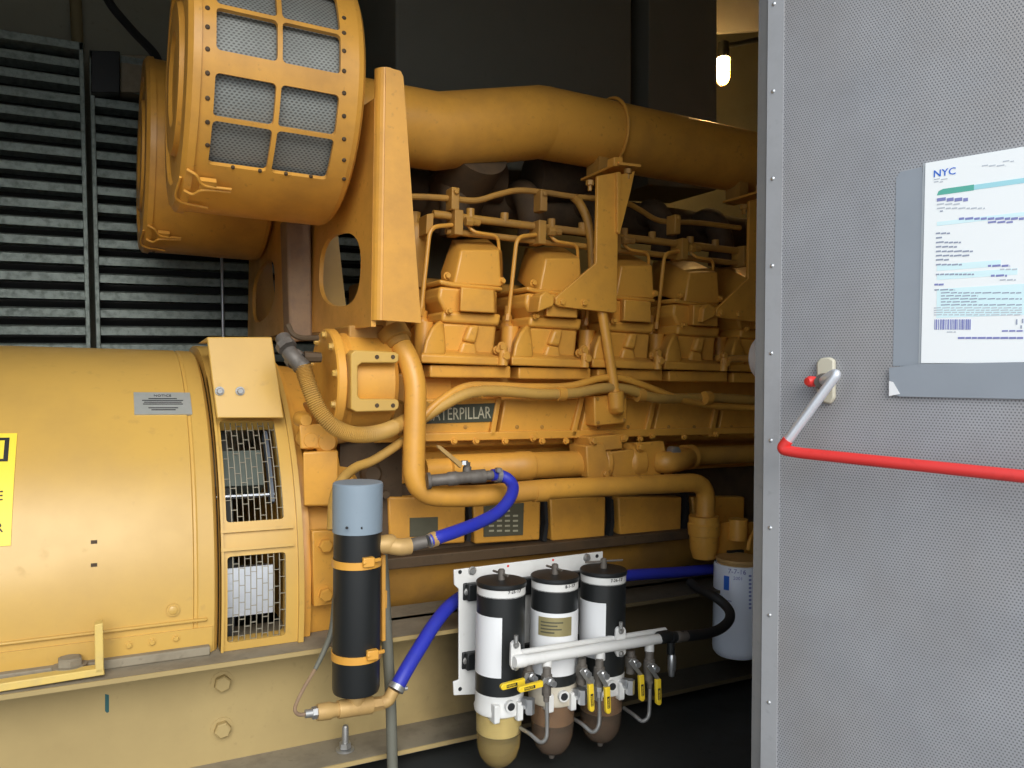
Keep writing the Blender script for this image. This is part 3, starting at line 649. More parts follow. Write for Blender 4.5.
# ---- fuel rails and upper oil line
t = thing('fuel_rail', 'twin horizontal fuel rails running above all the cylinder heads', 'fuel rail', P(500, 225, 2.07))
a = P(433, 214, 2.06); z1 = a.z; x1 = a.x
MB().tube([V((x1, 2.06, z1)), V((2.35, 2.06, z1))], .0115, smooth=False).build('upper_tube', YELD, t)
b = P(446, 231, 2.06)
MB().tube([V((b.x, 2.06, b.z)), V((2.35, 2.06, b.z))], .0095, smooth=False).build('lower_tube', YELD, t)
for i in range(5):
    c = P(457, 223, 2.04) + V((HP * i, 0, 0))
    mb = MB().box((c.x - .013, 2.025, c.z - .035), (c.x + .013, 2.085, c.z + .035)); mb.lathe(c + V((.02, -.012, .005)), XA, [(0, .014), (.022, .014), (.024, .010), (.045, .010)], 6)
    mb.build('rail_block', YELD, t, bevel=.003)
    mb = MB()
    for dx in (.05, .16): MB().lathe(V((c.x + dx, 2.06, z1)), UP, [(0, .012), (.028, .012)], 10).build('rail_plug', YELD, t)
MB().pp([(427, 214), (434, 213), (433, 233), (426, 234)], 2.03, 2.09).build('end_bracket', YELD, t, bevel=.002)
t = thing('oil_line', 'bent small pipe with clamps looping above the fuel rails', 'pipe', P(480, 200, 2.06))
MB().tube([P(396, 196.5, 2.06), P(425, 197, 2.06), P(450, 198.5, 2.06), P(476, 200.5, 2.06), P(498, 194.5, 2.06), P(518, 190.5, 2.06), P(545, 192.5, 2.06), P(572, 196.5, 2.06), P(600, 199, 2.06), P(626, 203, 2.07), P(640, 210, 2.08), P(656, 219.5, 2.09), P(672, 222, 2.09), P(700, 223, 2.09), P(740, 228, 2.09)], M(500, 2.06, 3), seg=10).build('pipe_run', YELD, t)
MB().tube([P(574, 197, 2.06), P(580, 204, 2.06), P(587, 219, 2.05), P(591, 240, 2.04), P(592.5, 268, 2.02)], M(580, 2.06, 4.4), seg=12).build('branch_pipe', YELD, t)
for (px, py) in ((453, 195), (541, 197), (674, 221)):
    c = P(px, py, 2.05); MB().box((c.x - .012, 2.03, c.z - .045), (c.x + .012, 2.075, c.z + .018)).lathe(c + V((0, -.02, .005)), OUT, [(0, .008), (.008, .008)], 8).build('pipe_clamp', YELD, t, bevel=.003)
t = thing('oil_filler', 'short upright yellow cylinder tucked right of the tall bracket', 'filler', P(415, 300, 2.12))
p = P(414, 300, 2.12); MB().lathe(p, UP, [(-.04, .02), (.03, .022), (.035, .033), (.13, .033), (.135, .036), (.2, .036), (.215, .028)], 24).build('filler_body', YELD, t)
MB().lathe(p + V((0, 0, .215)), UP, [(0, .014), (.035, .014)], 6).build('filler_plug', YELD, t)

# ---- sooty exhaust parts deep behind
t = thing('exhaust_manifold', 'sooty dark manifold in shadow beneath the big yellow pipe', 'manifold', P(520, 200, 2.4))
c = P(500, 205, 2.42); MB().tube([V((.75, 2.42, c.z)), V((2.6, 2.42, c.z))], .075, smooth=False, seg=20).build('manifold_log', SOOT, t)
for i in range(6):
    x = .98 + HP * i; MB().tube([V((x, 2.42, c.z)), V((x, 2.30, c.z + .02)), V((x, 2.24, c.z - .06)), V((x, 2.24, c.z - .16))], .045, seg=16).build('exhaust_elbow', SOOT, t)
for i, px in enumerate((470, 560)):
    q = P(px, 178, 2.34); MB().lathe(q, (1, 0, .1), [(-.12, .06), (-.11, .08), (.10, .08), (.11, .06)], 24).build('bellows', SOOT, t)

# ================================================================== BIG PIPE
BY = 2.16; bz0 = ZC + .712; bz1 = ZC + .800
x_ = lambda px, py: P(px, py, BY).x
t = thing('intake_pipe', 'fat yellow pipe running from the air cleaners along the engine top', 'pipe', (1.4, BY, bz0 - .11))
MB().tube([V((.60, BY, bz0)), V((x_(432, 130) + .02, BY, bz0 + .003))], .111, smooth=False, seg=40).build('pipe_inlet', YEL, t)
xa, xb = x_(432, 130), x_(541, 124)
pm = MB().tube([V((xa - .002, BY, bz0)), V((xa + .004, BY, bz0 + .001)), V((xb - .006, BY, bz1)), V((xb + .006, BY, bz1)), V((3.0, BY, bz1))], .110, smooth=False, seg=40); pm.build('pipe_run', YEL, t, angle=12)
MB().tube([V((x_(480, 127), BY, bz0 + .045 - .08)), V((x_(480, 127), 2.3, bz0 - .12)), V((x_(480, 127), 2.40, bz0 - .2))], .09, seg=24).build('branch_duct', SOOT, t)
xu = P(627, 140, 2.05).x
ub = MB().tube([V((xu, BY - .118 * cos(a), bz1 + .118 * sin(a))) for a in [RAD(-60 + 12 * i) for i in range(26)]] , .0055, seg=8, n=1)
ub.build('clamp_hoop', YEL, t)

def pipe_bracket(label):
    t = thing('pipe_bracket', label, 'bracket', (P(610, 300, 1.93).x, 1.95, ZC + .17), 'pipe support brackets')
    Y = 1.93
    MB().pp([(597.5, 176), (619, 172), (617, 311.5), (614, 313), (560, 306.5), (556, 304), (555.5, 298), (560, 294), (596, 263)], Y, Y + .012).build('face_plate', YEL, t, bevel=.002)
    pt = P(618, 172, Y); pb = P(619, 234, Y); pr = P(635, 171, Y)
    MB().prism([P(618, 175, Y - .004), P(635, 171, Y - .004), P(631, 190, Y - .004), P(620, 234, Y - .004)], V((0, .012, 0))).build('gusset', YEL, t, bevel=.001)
    MB().prism([P(617, 172, Y - .012), P(621, 172, Y - .012), P(620, 234, Y - .012), P(617.5, 232, Y - .012)], V((0, .03, 0))).build('rib', YEL, t, bevel=.001)
    z = bz1 - .118
    zs = ZC + .632
    MB().hull([PZ(px, py, zs) + V((0, 0, dz)) for px, py in ((580.5, 181), (618, 164.5), (641, 167), (612, 182)) for dz in (0, .008)]).build('saddle_plate', YEL, t, bevel=.001)
    MB().box((P(617, 160, Y).x + .05, Y + .17, zs + .006), (P(617, 160, Y).x + .09, Y + .24, bz1 - .09)).build('saddle_block', YELD, t)
    mb = MB().pp([(614, 157), (623, 157), (623, 166), (614, 166)], Y - .005, Y + .03); mb.build('saddle_tab', YEL, t, bevel=.002)
    mb = MB()
    for (px, py) in ((590, 180.5), (628, 169)): mb = MB(); mb.lathe(P(px, py, Y), (0, 0, -1), [(0, .012), (.014, .012), (.015, .006), (.03, .006)], 6).build('hoop_nut', YELD, t)
    bolts(t, 'bracket_bolt', YEL, [(P(px, py, Y), .009, .008) for px, py in ((562, 302), (584, 303))])
    mb = MB().pp([(540, 296), (546, 291), (555, 296), (554, 306), (546, 309), (538, 312)], Y, Y + .06); mb.build('foot_lug', YEL, t, bevel=.004)
    return t
b1 = pipe_bracket('yellow upright bracket holding the big pipe between second and third heads')
b2 = copy_tree(b1); b2['label'] = 'yellow bracket holding the big pipe right beside the grey door edge'; b2.location.x += HP * 2.0 + .06

# ================================================================== AFTERCOOLER HOUSING
t = thing('water_housing', 'yellow drum shaped water housing with an open rectangular pad', 'housing', P(360, 430, 2.0))
c = P(372, 384, 1.885); cy = 2.015; czz = c.z + .0; rr = .135
xl, xr_ = PX(330, 385, 1).x, 0
X0 = P(349, 385, 1.90).x; X1 = P(399, 385, 1.90).x
MB().lathe((0, cy, czz), XA, [(X0 - .012, rr - .01), (X0 + .004, rr - .012), (X0 + .012, rr - .005), (X1 - .015, rr - .005), (X1, rr - .02), (X1, .05)], 48).build('drum', YEL, t)
MB().lathe((0, cy, czz), XA, [(X0 - .012, rr + .004), (X0 - .030, rr + .004), (X0 - .034, rr), (X0 - .034, .05), (X0 - .030, .04), (X0 - .030, .01)], 48).build('end_plate', YEL, t)
for i in range(10):
    a = 2 * pi * i / 10 + .2; MB().bolt(V((X0 - .034, cy - (rr - .012) * cos(a), czz + (rr - .012) * sin(a))), (-1, 0, 0), .008, .010).build('plate_bolt', YELG, t)
pd = MB(); Y = 1.862
pd.pp([(351, 354), (355, 350), (395, 352), (399, 354), (399, 361), (396, 363), (362, 363), (358, 366), (358, 396), (361, 399), (396, 399), (399, 401), (399, 408), (395, 411), (356, 412), (351, 409)], Y, Y + .05); pd.build('mounting_pad', YELG, t, bevel=.003)
discs(t, 'bolt_hole', SOOT, [(P(px, py, Y - .0005), .0055) for px, py in ((377, 357), (393, 357), (377, 405.5), (393, 405.5))])
MB().pp([(349, 325), (384, 325), (385, 350), (349, 348)], 1.96, 2.1).build('outlet_neck', YELD, t, bevel=.005)
t = MB().pp([(318, 405), (405, 400), (405, 432), (330, 446)], 1.99, 2.2)
tag(t.build('housing_support', YELD, None, bevel=.01), 'sooty yellow casting right below the drum shaped water housing', 'casting')

# ================================================================== COOLANT PIPES
t = thing('coolant_pipe', 'thick smooth yellow pipe dropping then running along the block', 'pipe', P(410, 500, 1.87))
r = M(412, 1.87, 11.2)
MB().bent([P(394, 333, 1.95), P(416, 374, 1.89), P(413, 495, 1.87), P(470, 497, 1.87), P(548, 489, 1.87), P(707, 482, 1.87), P(705, 527, 1.87)], .075, r, seg=28, k=12).build('bent_tube', YEL, t, angle=60)
MB().lathe(P(395, 337, 1.945), P(412, 370, 1.89) - P(392, 333, 1.95), [(-.02, r * 1.45), (.012, r * 1.45), (.014, r * 1.12), (.03, r * 1.1)], 24).build('end_collar', YELD, t)
c = P(539, 491, 1.87); MB().lathe(c, XA, [(-.018, r * 1.06), (.018, r * 1.06)], 28).build('band', YEL, t)
t = thing('water_manifold', 'straight yellow water manifold with flanged middle below the cover row', 'manifold', P(510, 467, 1.99))
Y = 1.985; c1 = P(425, 469, Y); zc_ = P(520, 466, Y).z
xx = lambda px: P(px, 466, Y).x
MB().lathe((0, Y, zc_), XA, [(xx(424), .030), (xx(448), .030), (xx(449), .040), (xx(516), .040), (xx(517), .042), (xx(530), .042), (xx(531), .0385), (xx(584), .0385), (xx(585), .043), (xx(588), .043)], 32).build('manifold_tube', YEL, t)
f = MB().lathe((0, Y, zc_), XA, [(xx(588), .040), (xx(596), .046), (xx(598), .056), (xx(603), .058), (xx(606), .044), (xx(622), .046), (xx(626), .058), (xx(637), .060), (xx(638), .035)], 32)
f.pp([(589, 437), (622, 434), (623, 449), (590, 452)], Y - .05, Y + .04)
f.pp([(586, 446), (604, 443), (612, 470), (600, 481), (588, 478)], Y - .055, Y + .04)
f.pp([(610, 452), (634, 449), (640, 478), (614, 481)], Y - .048, Y + .04)
f.pp([(637, 443), (664, 441), (667, 455), (660, 478), (641, 478)], Y - .05, Y - .03)
f.build('thermostat_body', YEL, t, bevel=.004)
bolts(t, 'flange_bolt', YEL, [(P(px, py, Y - .055), .010, .012) for px, py in ((593, 441), (624, 438), (605, 474), (640, 447), (668, 474))])
e = MB().tube([V((xx(650), Y - .04, zc_)), V((xx(655), Y - .065, zc_)), V((xx(668), Y - .055, zc_ + .004)), V((xx(684), Y - .02, zc_ + .008))], .034, seg=22).lathe(V((xx(684), Y - .015, zc_ + .008)), (1, 0, .0), [(-.015, .040), (.02, .040), (.022, .034)], 24)
e.build('elbow', YEL, t)
MB().lathe(P(675, 452, Y - .07), OUT, [(-.02, .017), (.008, .017), (.010, .011)], 14).build('elbow_plug', STEEL, t)
MB().tube([V((xx(684), Y, zc_ + .008)), V((2.9, Y, zc_ + .008))], .030, smooth=False, seg=22).build('outlet_tube', YELD, t)
t = thing('oil_pump', 'yellow pump housing with clamped socket above the white filter', 'pump', P(725, 550, 1.9))
MB().lathe(P(704, 548, 1.87), P(704, 515, 1.87) - P(704, 548, 1.87), [(-.03, .034), (0, .043), (.04, .045), (.042, .048), (.075, .050), (.08, .046), (.1, .046)], 28).build('socket', YEL, t)
MB().hull([P(x, y, Y) for x, y, Y in ((700, 552, 1.86), (700, 528, 1.86), (718, 522, 1.86), (752, 522, 1.86), (760, 528, 1.86), (760, 556, 1.86), (705, 558, 1.86), (700, 552, 2.1), (700, 528, 2.1), (760, 522, 2.1), (760, 556, 2.1))]).build('pump_body', YEL, t, bevel=.006)
MB().lathe(P(738, 530, 1.85), UP, [(-.03, .03), (.035, .03), (.036, .024)], 16).build('plug_boss', YEL, t)
MB().pp([(729, 551), (744, 550), (744, 558), (728, 559)], 1.85, 1.87).build('port', BLACKM, t)
MB().tube([P(748, 550, 1.80), P(750, 540, 1.80), P(756, 528, 1.82)], .006, seg=8).build('hook', YEL, t)

# ---- spin-on oil filter
t = thing('spin_on_filter', 'white spin-on oil filter with blue print below the pump', 'oil filter', P(734, 656, 1.8))
Y = 1.80; R = M(734, Y, 23.5); c = P(736, 650, Y); tp = P(736, 563, Y); H = tp.z - c.z
MB().lathe(c, UP, [(-.012, R * .6), (-.010, R * .86), (0, R * .97), (.012, R), (H - .004, R), (H, R * .98)], 40).build('canister', OILW, t)
MB().lathe(c + V((0, 0, H)), UP, [(0, R * .86), (.008, R * .9), (.010, R * .96), (.018, R * .96)], 40).build('rim', BRASS, t)
def onfilter(mb, px, py, s, size, ctr, Rr, vert=False, align='CENTER'):
    d = ray(px, py); ox, oy = -ctr.x, -ctr.y; a = d.x**2 + d.y**2; b = 2 * (ox * d.x + oy * d.y); cc = ox * ox + oy * oy - Rr * Rr
    q = b * b - 4 * a * cc; k = (-b - math.sqrt(max(q, 0))) / (2 * a); p = EYE + d * k
    n = V((p.x - ctr.x, p.y - ctr.y, 0)).normalized(); u = UP.cross(n)
    if s is not None: mb.text(s, frame_mat(p + n * .0006, UP if vert else u, -u if vert else UP), size, .0004, align)
    return p, n, u
ink = MB(); onfilter(ink, 737, 574, '7-7-16', .020, c, R); onfilter(ink, 738, 580, '2001', .014, c, R)
ink.build('handwriting', INKV, t)
bp = MB(); p, n, u = onfilter(bp, 726.5, 583, None, 0, c, R); hw, hh_ = M(726, Y, 2.8), M(726, Y, 7)
bp.prism([p - u * hw - UP * hh_ + n * .001, p + u * hw - UP * hh_ + n * .0, p + u * hw + UP * hh_ + n * .0, p - u * hw + UP * hh_ + n * .001], n * -.003 ); bp.build('blue_mark', INKB, t)
pr = MB(); p, n, u = onfilter(pr, 728, 601, None, 0, c, R)
for i, w_ in enumerate((.022, .016)): pr.prism([p - u * .011 + UP * (-.006 * i), p + u * (w_ - .011) + UP * (-.006 * i), p + u * (w_ - .011) + UP * (-.006 * i + .002), p - u * .011 + UP * (-.006 * i + .002)], n * .001)
for i in range(9):
    p, n, u = onfilter(pr, 750, 577 + i * 4, None, 0, c, R); pr.prism([p - u * .004, p + u * .004, p + u * .004 + UP * .006, p - u * .004 + UP * .006], n * .001)
pr.build('small_text', INKV, t)

# ================================================================== CABLES ON THE BLOCK
def cable(name, label, pts, rpx, mat, ridge=0, n=10, Y=None):
    t = MB().tube([P(*p) for p in pts], M(pts[0][0], pts[0][2], rpx), n=n, ridge=ridge, seg=12)
    return tag(t.build(name, mat, None, angle=70 if ridge else 50), label, 'cable' if 'cable' in name or 'wire' in name else 'conduit')
cable('wire_loom', 'thin yellow loom arching along the top of the cover row', [(402, 440, 1.93), (420, 420, 1.92), (440, 401, 1.92), (465, 387, 1.93), (490, 385.5, 1.94), (530, 387, 1.94), (570, 386, 1.94), (600, 378.5, 1.94), (622, 378.5, 1.94), (650, 388, 1.94), (680, 399, 1.94), (715, 406, 1.94), (765, 409, 1.94)], 4.2, YEL)
t = thing('cable_conduit', 'fat ribbed yellow conduit below the thin loom along the covers', 'conduit', P(560, 394, 1.93))
MB().tube([P(*p) for p in ((398, 434, 1.95), (420, 420, 1.93), (445, 404, 1.92), (470, 393, 1.92), (500, 391, 1.93), (540, 394, 1.93), (575, 393, 1.93), (605, 388, 1.93), (630, 390, 1.93), (655, 398, 1.93), (690, 398, 1.95), (720, 398, 1.95), (765, 401, 1.95))], M(500, 1.93, 5.6), n=22, ridge=.05, seg=12).build('flexible_tube', FLEX, t, angle=80)
for px, py in ((477, 392), (561, 394), (640, 395), (707, 398)):
    c = P(px, py, 1.93); MB().lathe(c, XA, [(-.012, M(px, 1.93, 6.8)), (.012, M(px, 1.93, 6.8))], 18).build('band', YEL, t)
cable('flexible_conduit', 'dusty corrugated conduit curving under the drum shaped water housing', [(303, 366, 1.86), (308, 384, 1.85), (318, 408, 1.84), (333, 426, 1.83), (352, 434, 1.83), (372, 434, 1.84), (390, 429, 1.88), (412, 418, 1.94), (430, 408, 1.95)], 8.0, FLEX, ridge=.085, n=24)
cable('sheathed_cable', 'worn braided cable sagging from conduit down behind the blue cap', [(404, 440, 1.93), (390, 450, 1.9), (372, 461, 1.88), (355, 468, 1.85), (342, 480, 1.80), (334, 500, 1.76), (332, 530, 1.74)], 4.6, FLEX, ridge=.03, n=20)
t = thing('conduit_fitting', 'greasy grey elbow fitting at the top of the corrugated conduit', 'fitting', P(295, 365, 1.87))
mb = MB().tube([P(283, 338, 1.92), P(288, 350, 1.89), P(294, 358, 1.87), P(304, 368, 1.86)], M(290, 1.88, 8), seg=16); mb.build('elbow', GREYFIT, t)
for px, py, r in ((286, 346, 10), (295, 359, 10.5), (301, 365, 9.5)): MB().lathe(P(px, py, 1.88), P(304, 368, 1.86) - P(283, 338, 1.92), [(-.008, M(px, 1.88, r)), (.008, M(px, 1.88, r))], 8).build('lock_nut', GREYFIT, t)
MB().tube([P(288, 325, 1.93), P(293, 334, 1.92), P(302, 338, 1.92), (P(318, 338, 1.93))], .007, seg=8).lathe(P(304, 357, 1.87), XA, [(0, .014), (.04, .012)], 8).build('small_fitting', SOOT, t)
t = thing('junction_box', 'small square yellow junction box with pipe on the cover row', 'junction box', P(611, 424, 1.93))
MB().pp([(594, 396), (627, 394), (627, 423), (595, 426)], 1.945, 2.0).build('box_body', YEL, t, bevel=.004)
bolts(t, 'box_screw', YELD, [(P(px, py, 1.945), .004, .004) for px, py in ((597.5, 399), (624, 397), (624, 420), (598, 422.5))])
mb = MB().bent([P(601, 306, 1.955), P(616, 398, 1.925), P(617, 412, 1.95)], .02, M(610, 1.94, 5), seg=16)
mb.lathe(P(616, 396, 1.925), P(616, 396, 1.925) - P(617, 412, 1.925), [(-.035, M(612, 1.93, 7.8)), (.012, M(612, 1.93, 8.2)), (.014, M(612, 1.93, 6))], 20)
mb.lathe(P(617, 407, 1.93), OUT, [(-.02, M(612, 1.93, 7.6)), (.01, M(612, 1.93, 7.6)), (.022, M(612, 1.93, 5)), (.026, .001)], 20)
mb.build('riser_pipe', YEL, t)

# ================================================================== COOLANT HEATER
HY = 1.66
t = thing('coolant_heater', 'black upright cylinder heater with grey blue cap and yellow straps', 'heater', P(356, 696, HY))
HR = M(357, HY, 23.6); hb = P(356, 690, HY); ht = P(357.5, 532, HY); HH = ht.z - hb.z
ax = (ht - hb); ax.y = 0; ax.normalize()
MB().lathe(hb, ax, [(-.004, HR * .7), (0, HR * .96), (.008, HR), (HH + .01, HR)], 48).build('body', BLACKP, t)
cb = P(357.5, 531, HY); ct = P(358, 482, HY); CH = (ct - cb).length; CR = M(358, HY, 25)
MB().lathe(cb, ax, [(0, CR * .985), (CH - .008, CR), (CH - .002, CR * .985), (CH, CR * .94), (CH + .001, .001)], 48).build('cap', CAPB, t)
discs(t, 'cap_screw', BLACK, [(P(px, 528, HY - CR * .97), .003) for px in (347, 362)])
for py in (561, 653):
    c = P(357 if py < 600 else 356.3, py, HY)
    st = MB().lathe(c, ax, [(-.008, HR + .0005), (-.008, HR + .003), (.008, HR + .003), (.008, HR + .0005)], 48, caps=False)
    s = st.build('strap', YEL, t)
    q = P(366 if py < 600 else 370, py, HY - HR * .85); mb = MB()
    mb.box((q.x - .011, q.y - .018, q.z - .010), (q.x + .014, q.y - .002, q.z + .010)); mb.tube([q + V((-.012, -.016, 0)), q + V((.03, -.004, .001))], .005, smooth=False, seg=8)
    mb.build('strap_buckle', YEL, s, bevel=.002)
MB().pp([(376, 556), (379.5, 555), (380, 655), (375.5, 657)], HY - .01, HY + .02).build('mounting_strip', YEL, t, bevel=.002)
mb = MB().pp([(382, 555), (386, 555), (386, 641), (382, 642)], HY + .015, HY + .04); q = P(384, 600, HY + .03); mb.box((q.x - .008, HY + .03, q.z - .02), (q.x + .008, 2.04, q.z + .02)); mb.build('mounting_arm', YEL, t, bevel=.002)
o1 = P(380, 545, HY); o2 = P(431, 541, 1.63)
mb = MB().lathe(P(377, 545, HY - .01), (1, 0, 0), [(0, .017), (.006, .019), (.02, .021), (.035, .021), (.04, .018)], 18).tube([P(388, 545, HY - .01), P(400, 547, HY - .02), P(410, 546, HY - .02)], M(395, HY, 8.5), seg=18); mb.build('outlet_elbow', BRASS, t)
mb = MB().lathe(P(402, 547, HY - .02), P(432, 540, HY - .03) - P(402, 547, HY - .02), [(0, .015), (.01, .017), (.014, .014), (.03, .0145), (.055, .0135)], 18); mb.build('outlet_nipple', GREYFIT, t)

t = thing('blue_coolant_hose', 'blue hose looping from the heater outlet up to the ball valve', 'hose', P(470, 527, 1.7), 'blue coolant hoses')
hp = [(429, 541, 1.63), (440, 537, 1.63), (460, 530, 1.65), (480, 522, 1.68), (498, 512, 1.71), (510, 498, 1.74), (513, 487, 1.77), (508, 479, 1.79), (499, 475, 1.80), (492, 475, 1.80)]
MB().tube([P(*p) for p in hp], M(450, 1.65, 6.6), seg=18).build('hose_wall', BLUEH, t)
c = P(435, 539, 1.63); d = P(445, 535.5, 1.635) - P(431, 540.5, 1.63)
for i, cc in enumerate((P(433.5, 539.5, 1.63), )): MB().lathe(cc, d, [(-.006, M(434, 1.63, 7.6)), (.006, M(434, 1.63, 7.6))], 20).build('hose_clamp', BRASS, t)
MB().lathe(P(429, 541, 1.63), d, [(-.002, M(434, 1.63, 7.0)), (.008, M(434, 1.63, 7.0))], 20).build('hose_ferrule', STEEL, t)
MB().lathe(P(498, 475, 1.80), P(492, 475, 1.8) - P(500, 475.5, 1.8), [(-.006, M(498, 1.8, 7.4)), (.006, M(498, 1.8, 7.4))], 20).lathe(P(497, 470, 1.785), OUT, [(0, .006), (.012, .006)], 8).build('hose_clamp', STEEL, t)
t = thing('ball_valve', 'grey ball valve with brass lever feeding the looping blue hose', 'valve', P(460, 480, 1.82))
ax2 = P(495, 476, 1.80) - P(430, 482, 1.83)
mb = MB().lathe(P(427, 481, 1.83), ax2, [(0, M(440, 1.82, 8.5)), (.008, M(440, 1.82, 8.5)), (.010, M(440, 1.82, 6)), (.05, M(440, 1.82, 6)), (.055, M(440, 1.82, 7.2)), (.075, M(440, 1.82, 7.2)), (.082, M(440, 1.82, 6.2)), (.11, M(440, 1.82, 6)), (.115, M(440, 1.82, 7)), (.15, M(440, 1.82, 7)), (.152, M(440, 1.82, 5)), (.18, M(440, 1.82, 5))], 20)
mb.lathe(P(467, 474, 1.82), UP, [(-.01, .012), (.018, .011), (.02, .008), (.03, .008)], 12); mb.build('valve_body', GREYFIT, t)
MB().prism([P(461, 468.5, 1.81), P(463, 463, 1.81), P(456, 458, 1.805), P(441, 446, 1.80), P(437.5, 445, 1.80), P(438, 448, 1.80), P(454, 462, 1.805)], V((0, .012, .0))).build('lever', BRASS, t, bevel=.001)
MB().lathe(P(464.5, 463, 1.815), UP, [(-.004, .010), (.006, .009)], 6).build('lever_nut', CHROME, t)
t = thing('blue_coolant_hose', 'straight blue hose rising from the brass tee behind the white plate', 'hose', P(397, 687, 1.68), 'blue coolant hoses')
MB().tube([P(*p) for p in ((396, 689, 1.66), (405, 672, 1.67), (420, 647, 1.70), (436, 622, 1.74), (452, 604, 1.78), (475, 590, 1.80), (500, 583, 1.82))], M(410, 1.68, 7.4), seg=18).build('hose_wall', BLUEH, t)
MB().lathe(P(396.5, 687.5, 1.66), P(405, 672, 1.67) - P(396, 689, 1.66), [(-.006, M(400, 1.66, 8.6)), (.006, M(400, 1.66, 8.6))], 20).lathe(P(402, 689, 1.655), XA, [(0, .005), (.012, .005)], 8).build('hose_clamp', STEEL, t)
t = MB().tube([P(600, 578, 1.84), P(640, 574.5, 1.86), P(680, 572, 1.88), P(725, 568, 1.90)], M(640, 1.86, 5.6), seg=16)
tag(t.build('blue_coolant_hose', BLUEH), 'shaded blue hose running right from the filters toward the pump', 'hose', 'blue coolant hoses')

t = thing('brass_tee', 'brass tee fitting under the black heater joining hose and wire', 'pipe fitting', P(355, 708, 1.66))
TY = 1.66; ta = P(338, 709.5, TY); tb = P(372, 704.5, TY); td = (tb - ta)
k = M(355, TY, 1)
MB().lathe(ta, td, [(0, 8.6 * k), (2 * k, 9 * k), (33 * k, 9 * k), (35 * k, 8.6 * k)], 24).lathe(P(356, 704, TY), ax, [(0, 8.4 * k), (13 * k, 8.6 * k)], 20).build('tee_body', BRASS, t)
MB().lathe(P(356.5, 697, TY), ax, [(0, 6.5 * k), (4 * k, 6.5 * k)], 16).build('nipple', STEEL, t)
MB().lathe(P(317, 712.5, TY), td, [(0, 7.8 * k), (2 * k, 8.2 * k), (12 * k, 8.6 * k), (17 * k, 7 * k), (22 * k, 7 * k)], 24).build('reducer', BRASS, t)
MB().lathe(P(312, 713.2, TY), td, [(0, 6 * k), (5 * k, 6 * k)], 6).lathe(P(305, 714, TY), td, [(0, 4 * k), (8 * k, 4.2 * k)], 12).build('cable_gland', STEEL, t)
MB().lathe(P(372, 704.5, TY), td, [(0, 7.4 * k), (13 * k, 6.4 * k)], 6).tube([P(382, 703, TY), P(388, 700, TY), P(391, 695, TY), P(394, 690, TY)], 6.6 * k, seg=18).build('street_elbow', BRASS, t)
t = thing('sensor_wire', 'thin braided wire looping from the brass tee up behind heater', 'wire', P(298, 712, 1.67))
MB().tube([P(*p) for p in ((307, 714, 1.66), (299, 714.5, 1.66), (295, 710, 1.66), (297, 702, 1.67), (304, 688, 1.68), (314, 671, 1.70), (324, 652, 1.72), (332, 630, 1.74), (336, 600, 1.76))], M(310, 1.68, 1.9), seg=10).build('wire_lead', RUST, t)
MB().tube([P(*p) for p in ((315, 669.5, 1.70), (324, 651, 1.72), (332, 630, 1.74), (336, 598, 1.76))], [M(310, 1.7, 2.2), M(310, 1.7, 4)], seg=12).build('wire_sleeve', GREYPIPE, t)
t = MB().tube([P(381, 540, 1.80), P(384, 580, 1.77), P(386, 620, 1.75), (P(389, 670, 1.74)), P(391, 710, 1.735), P(393, 790, 1.73)], M(386, 1.76, 5.4), seg=16)
tag(t.build('drain_pipe', GREYPIPE), 'dull grey vertical pipe passing between heater and white filter plate', 'pipe')

# ================================================================== FUEL FILTER STATION
PY = 1.72
t = thing('filter_plate', 'white steel mounting plate behind the three black fuel filters', 'plate', P(460, 695, PY))
MB().pp([(454, 570), (603, 551.5), (603, 563), (600, 566), (600, 672), (603, 676), (603, 688), (454, 695.5), (453.5, 682), (459, 680), (459, 589), (454.5, 585)], PY, PY + .006).build('plate_sheet', WHITE, t, bevel=.0015)
discs(t, 'plate_bolt', STEEL, [(P(px, py, PY), .0105) for px, py in ((472, 570.5), (586.5, 557.5))], prof=[(0, 1), (.003, 1), (.0035, .76), (.009, .66)])
discs(t, 'plate_hole', BLACK, [(P(px, py, PY), .005) for px, py in ((460, 572), (597, 556), (460, 689))])
discs(t, 'red_dot', RED, [(P(px, py, PY), .0030) for px, py in ((508, 566), (553, 560))])

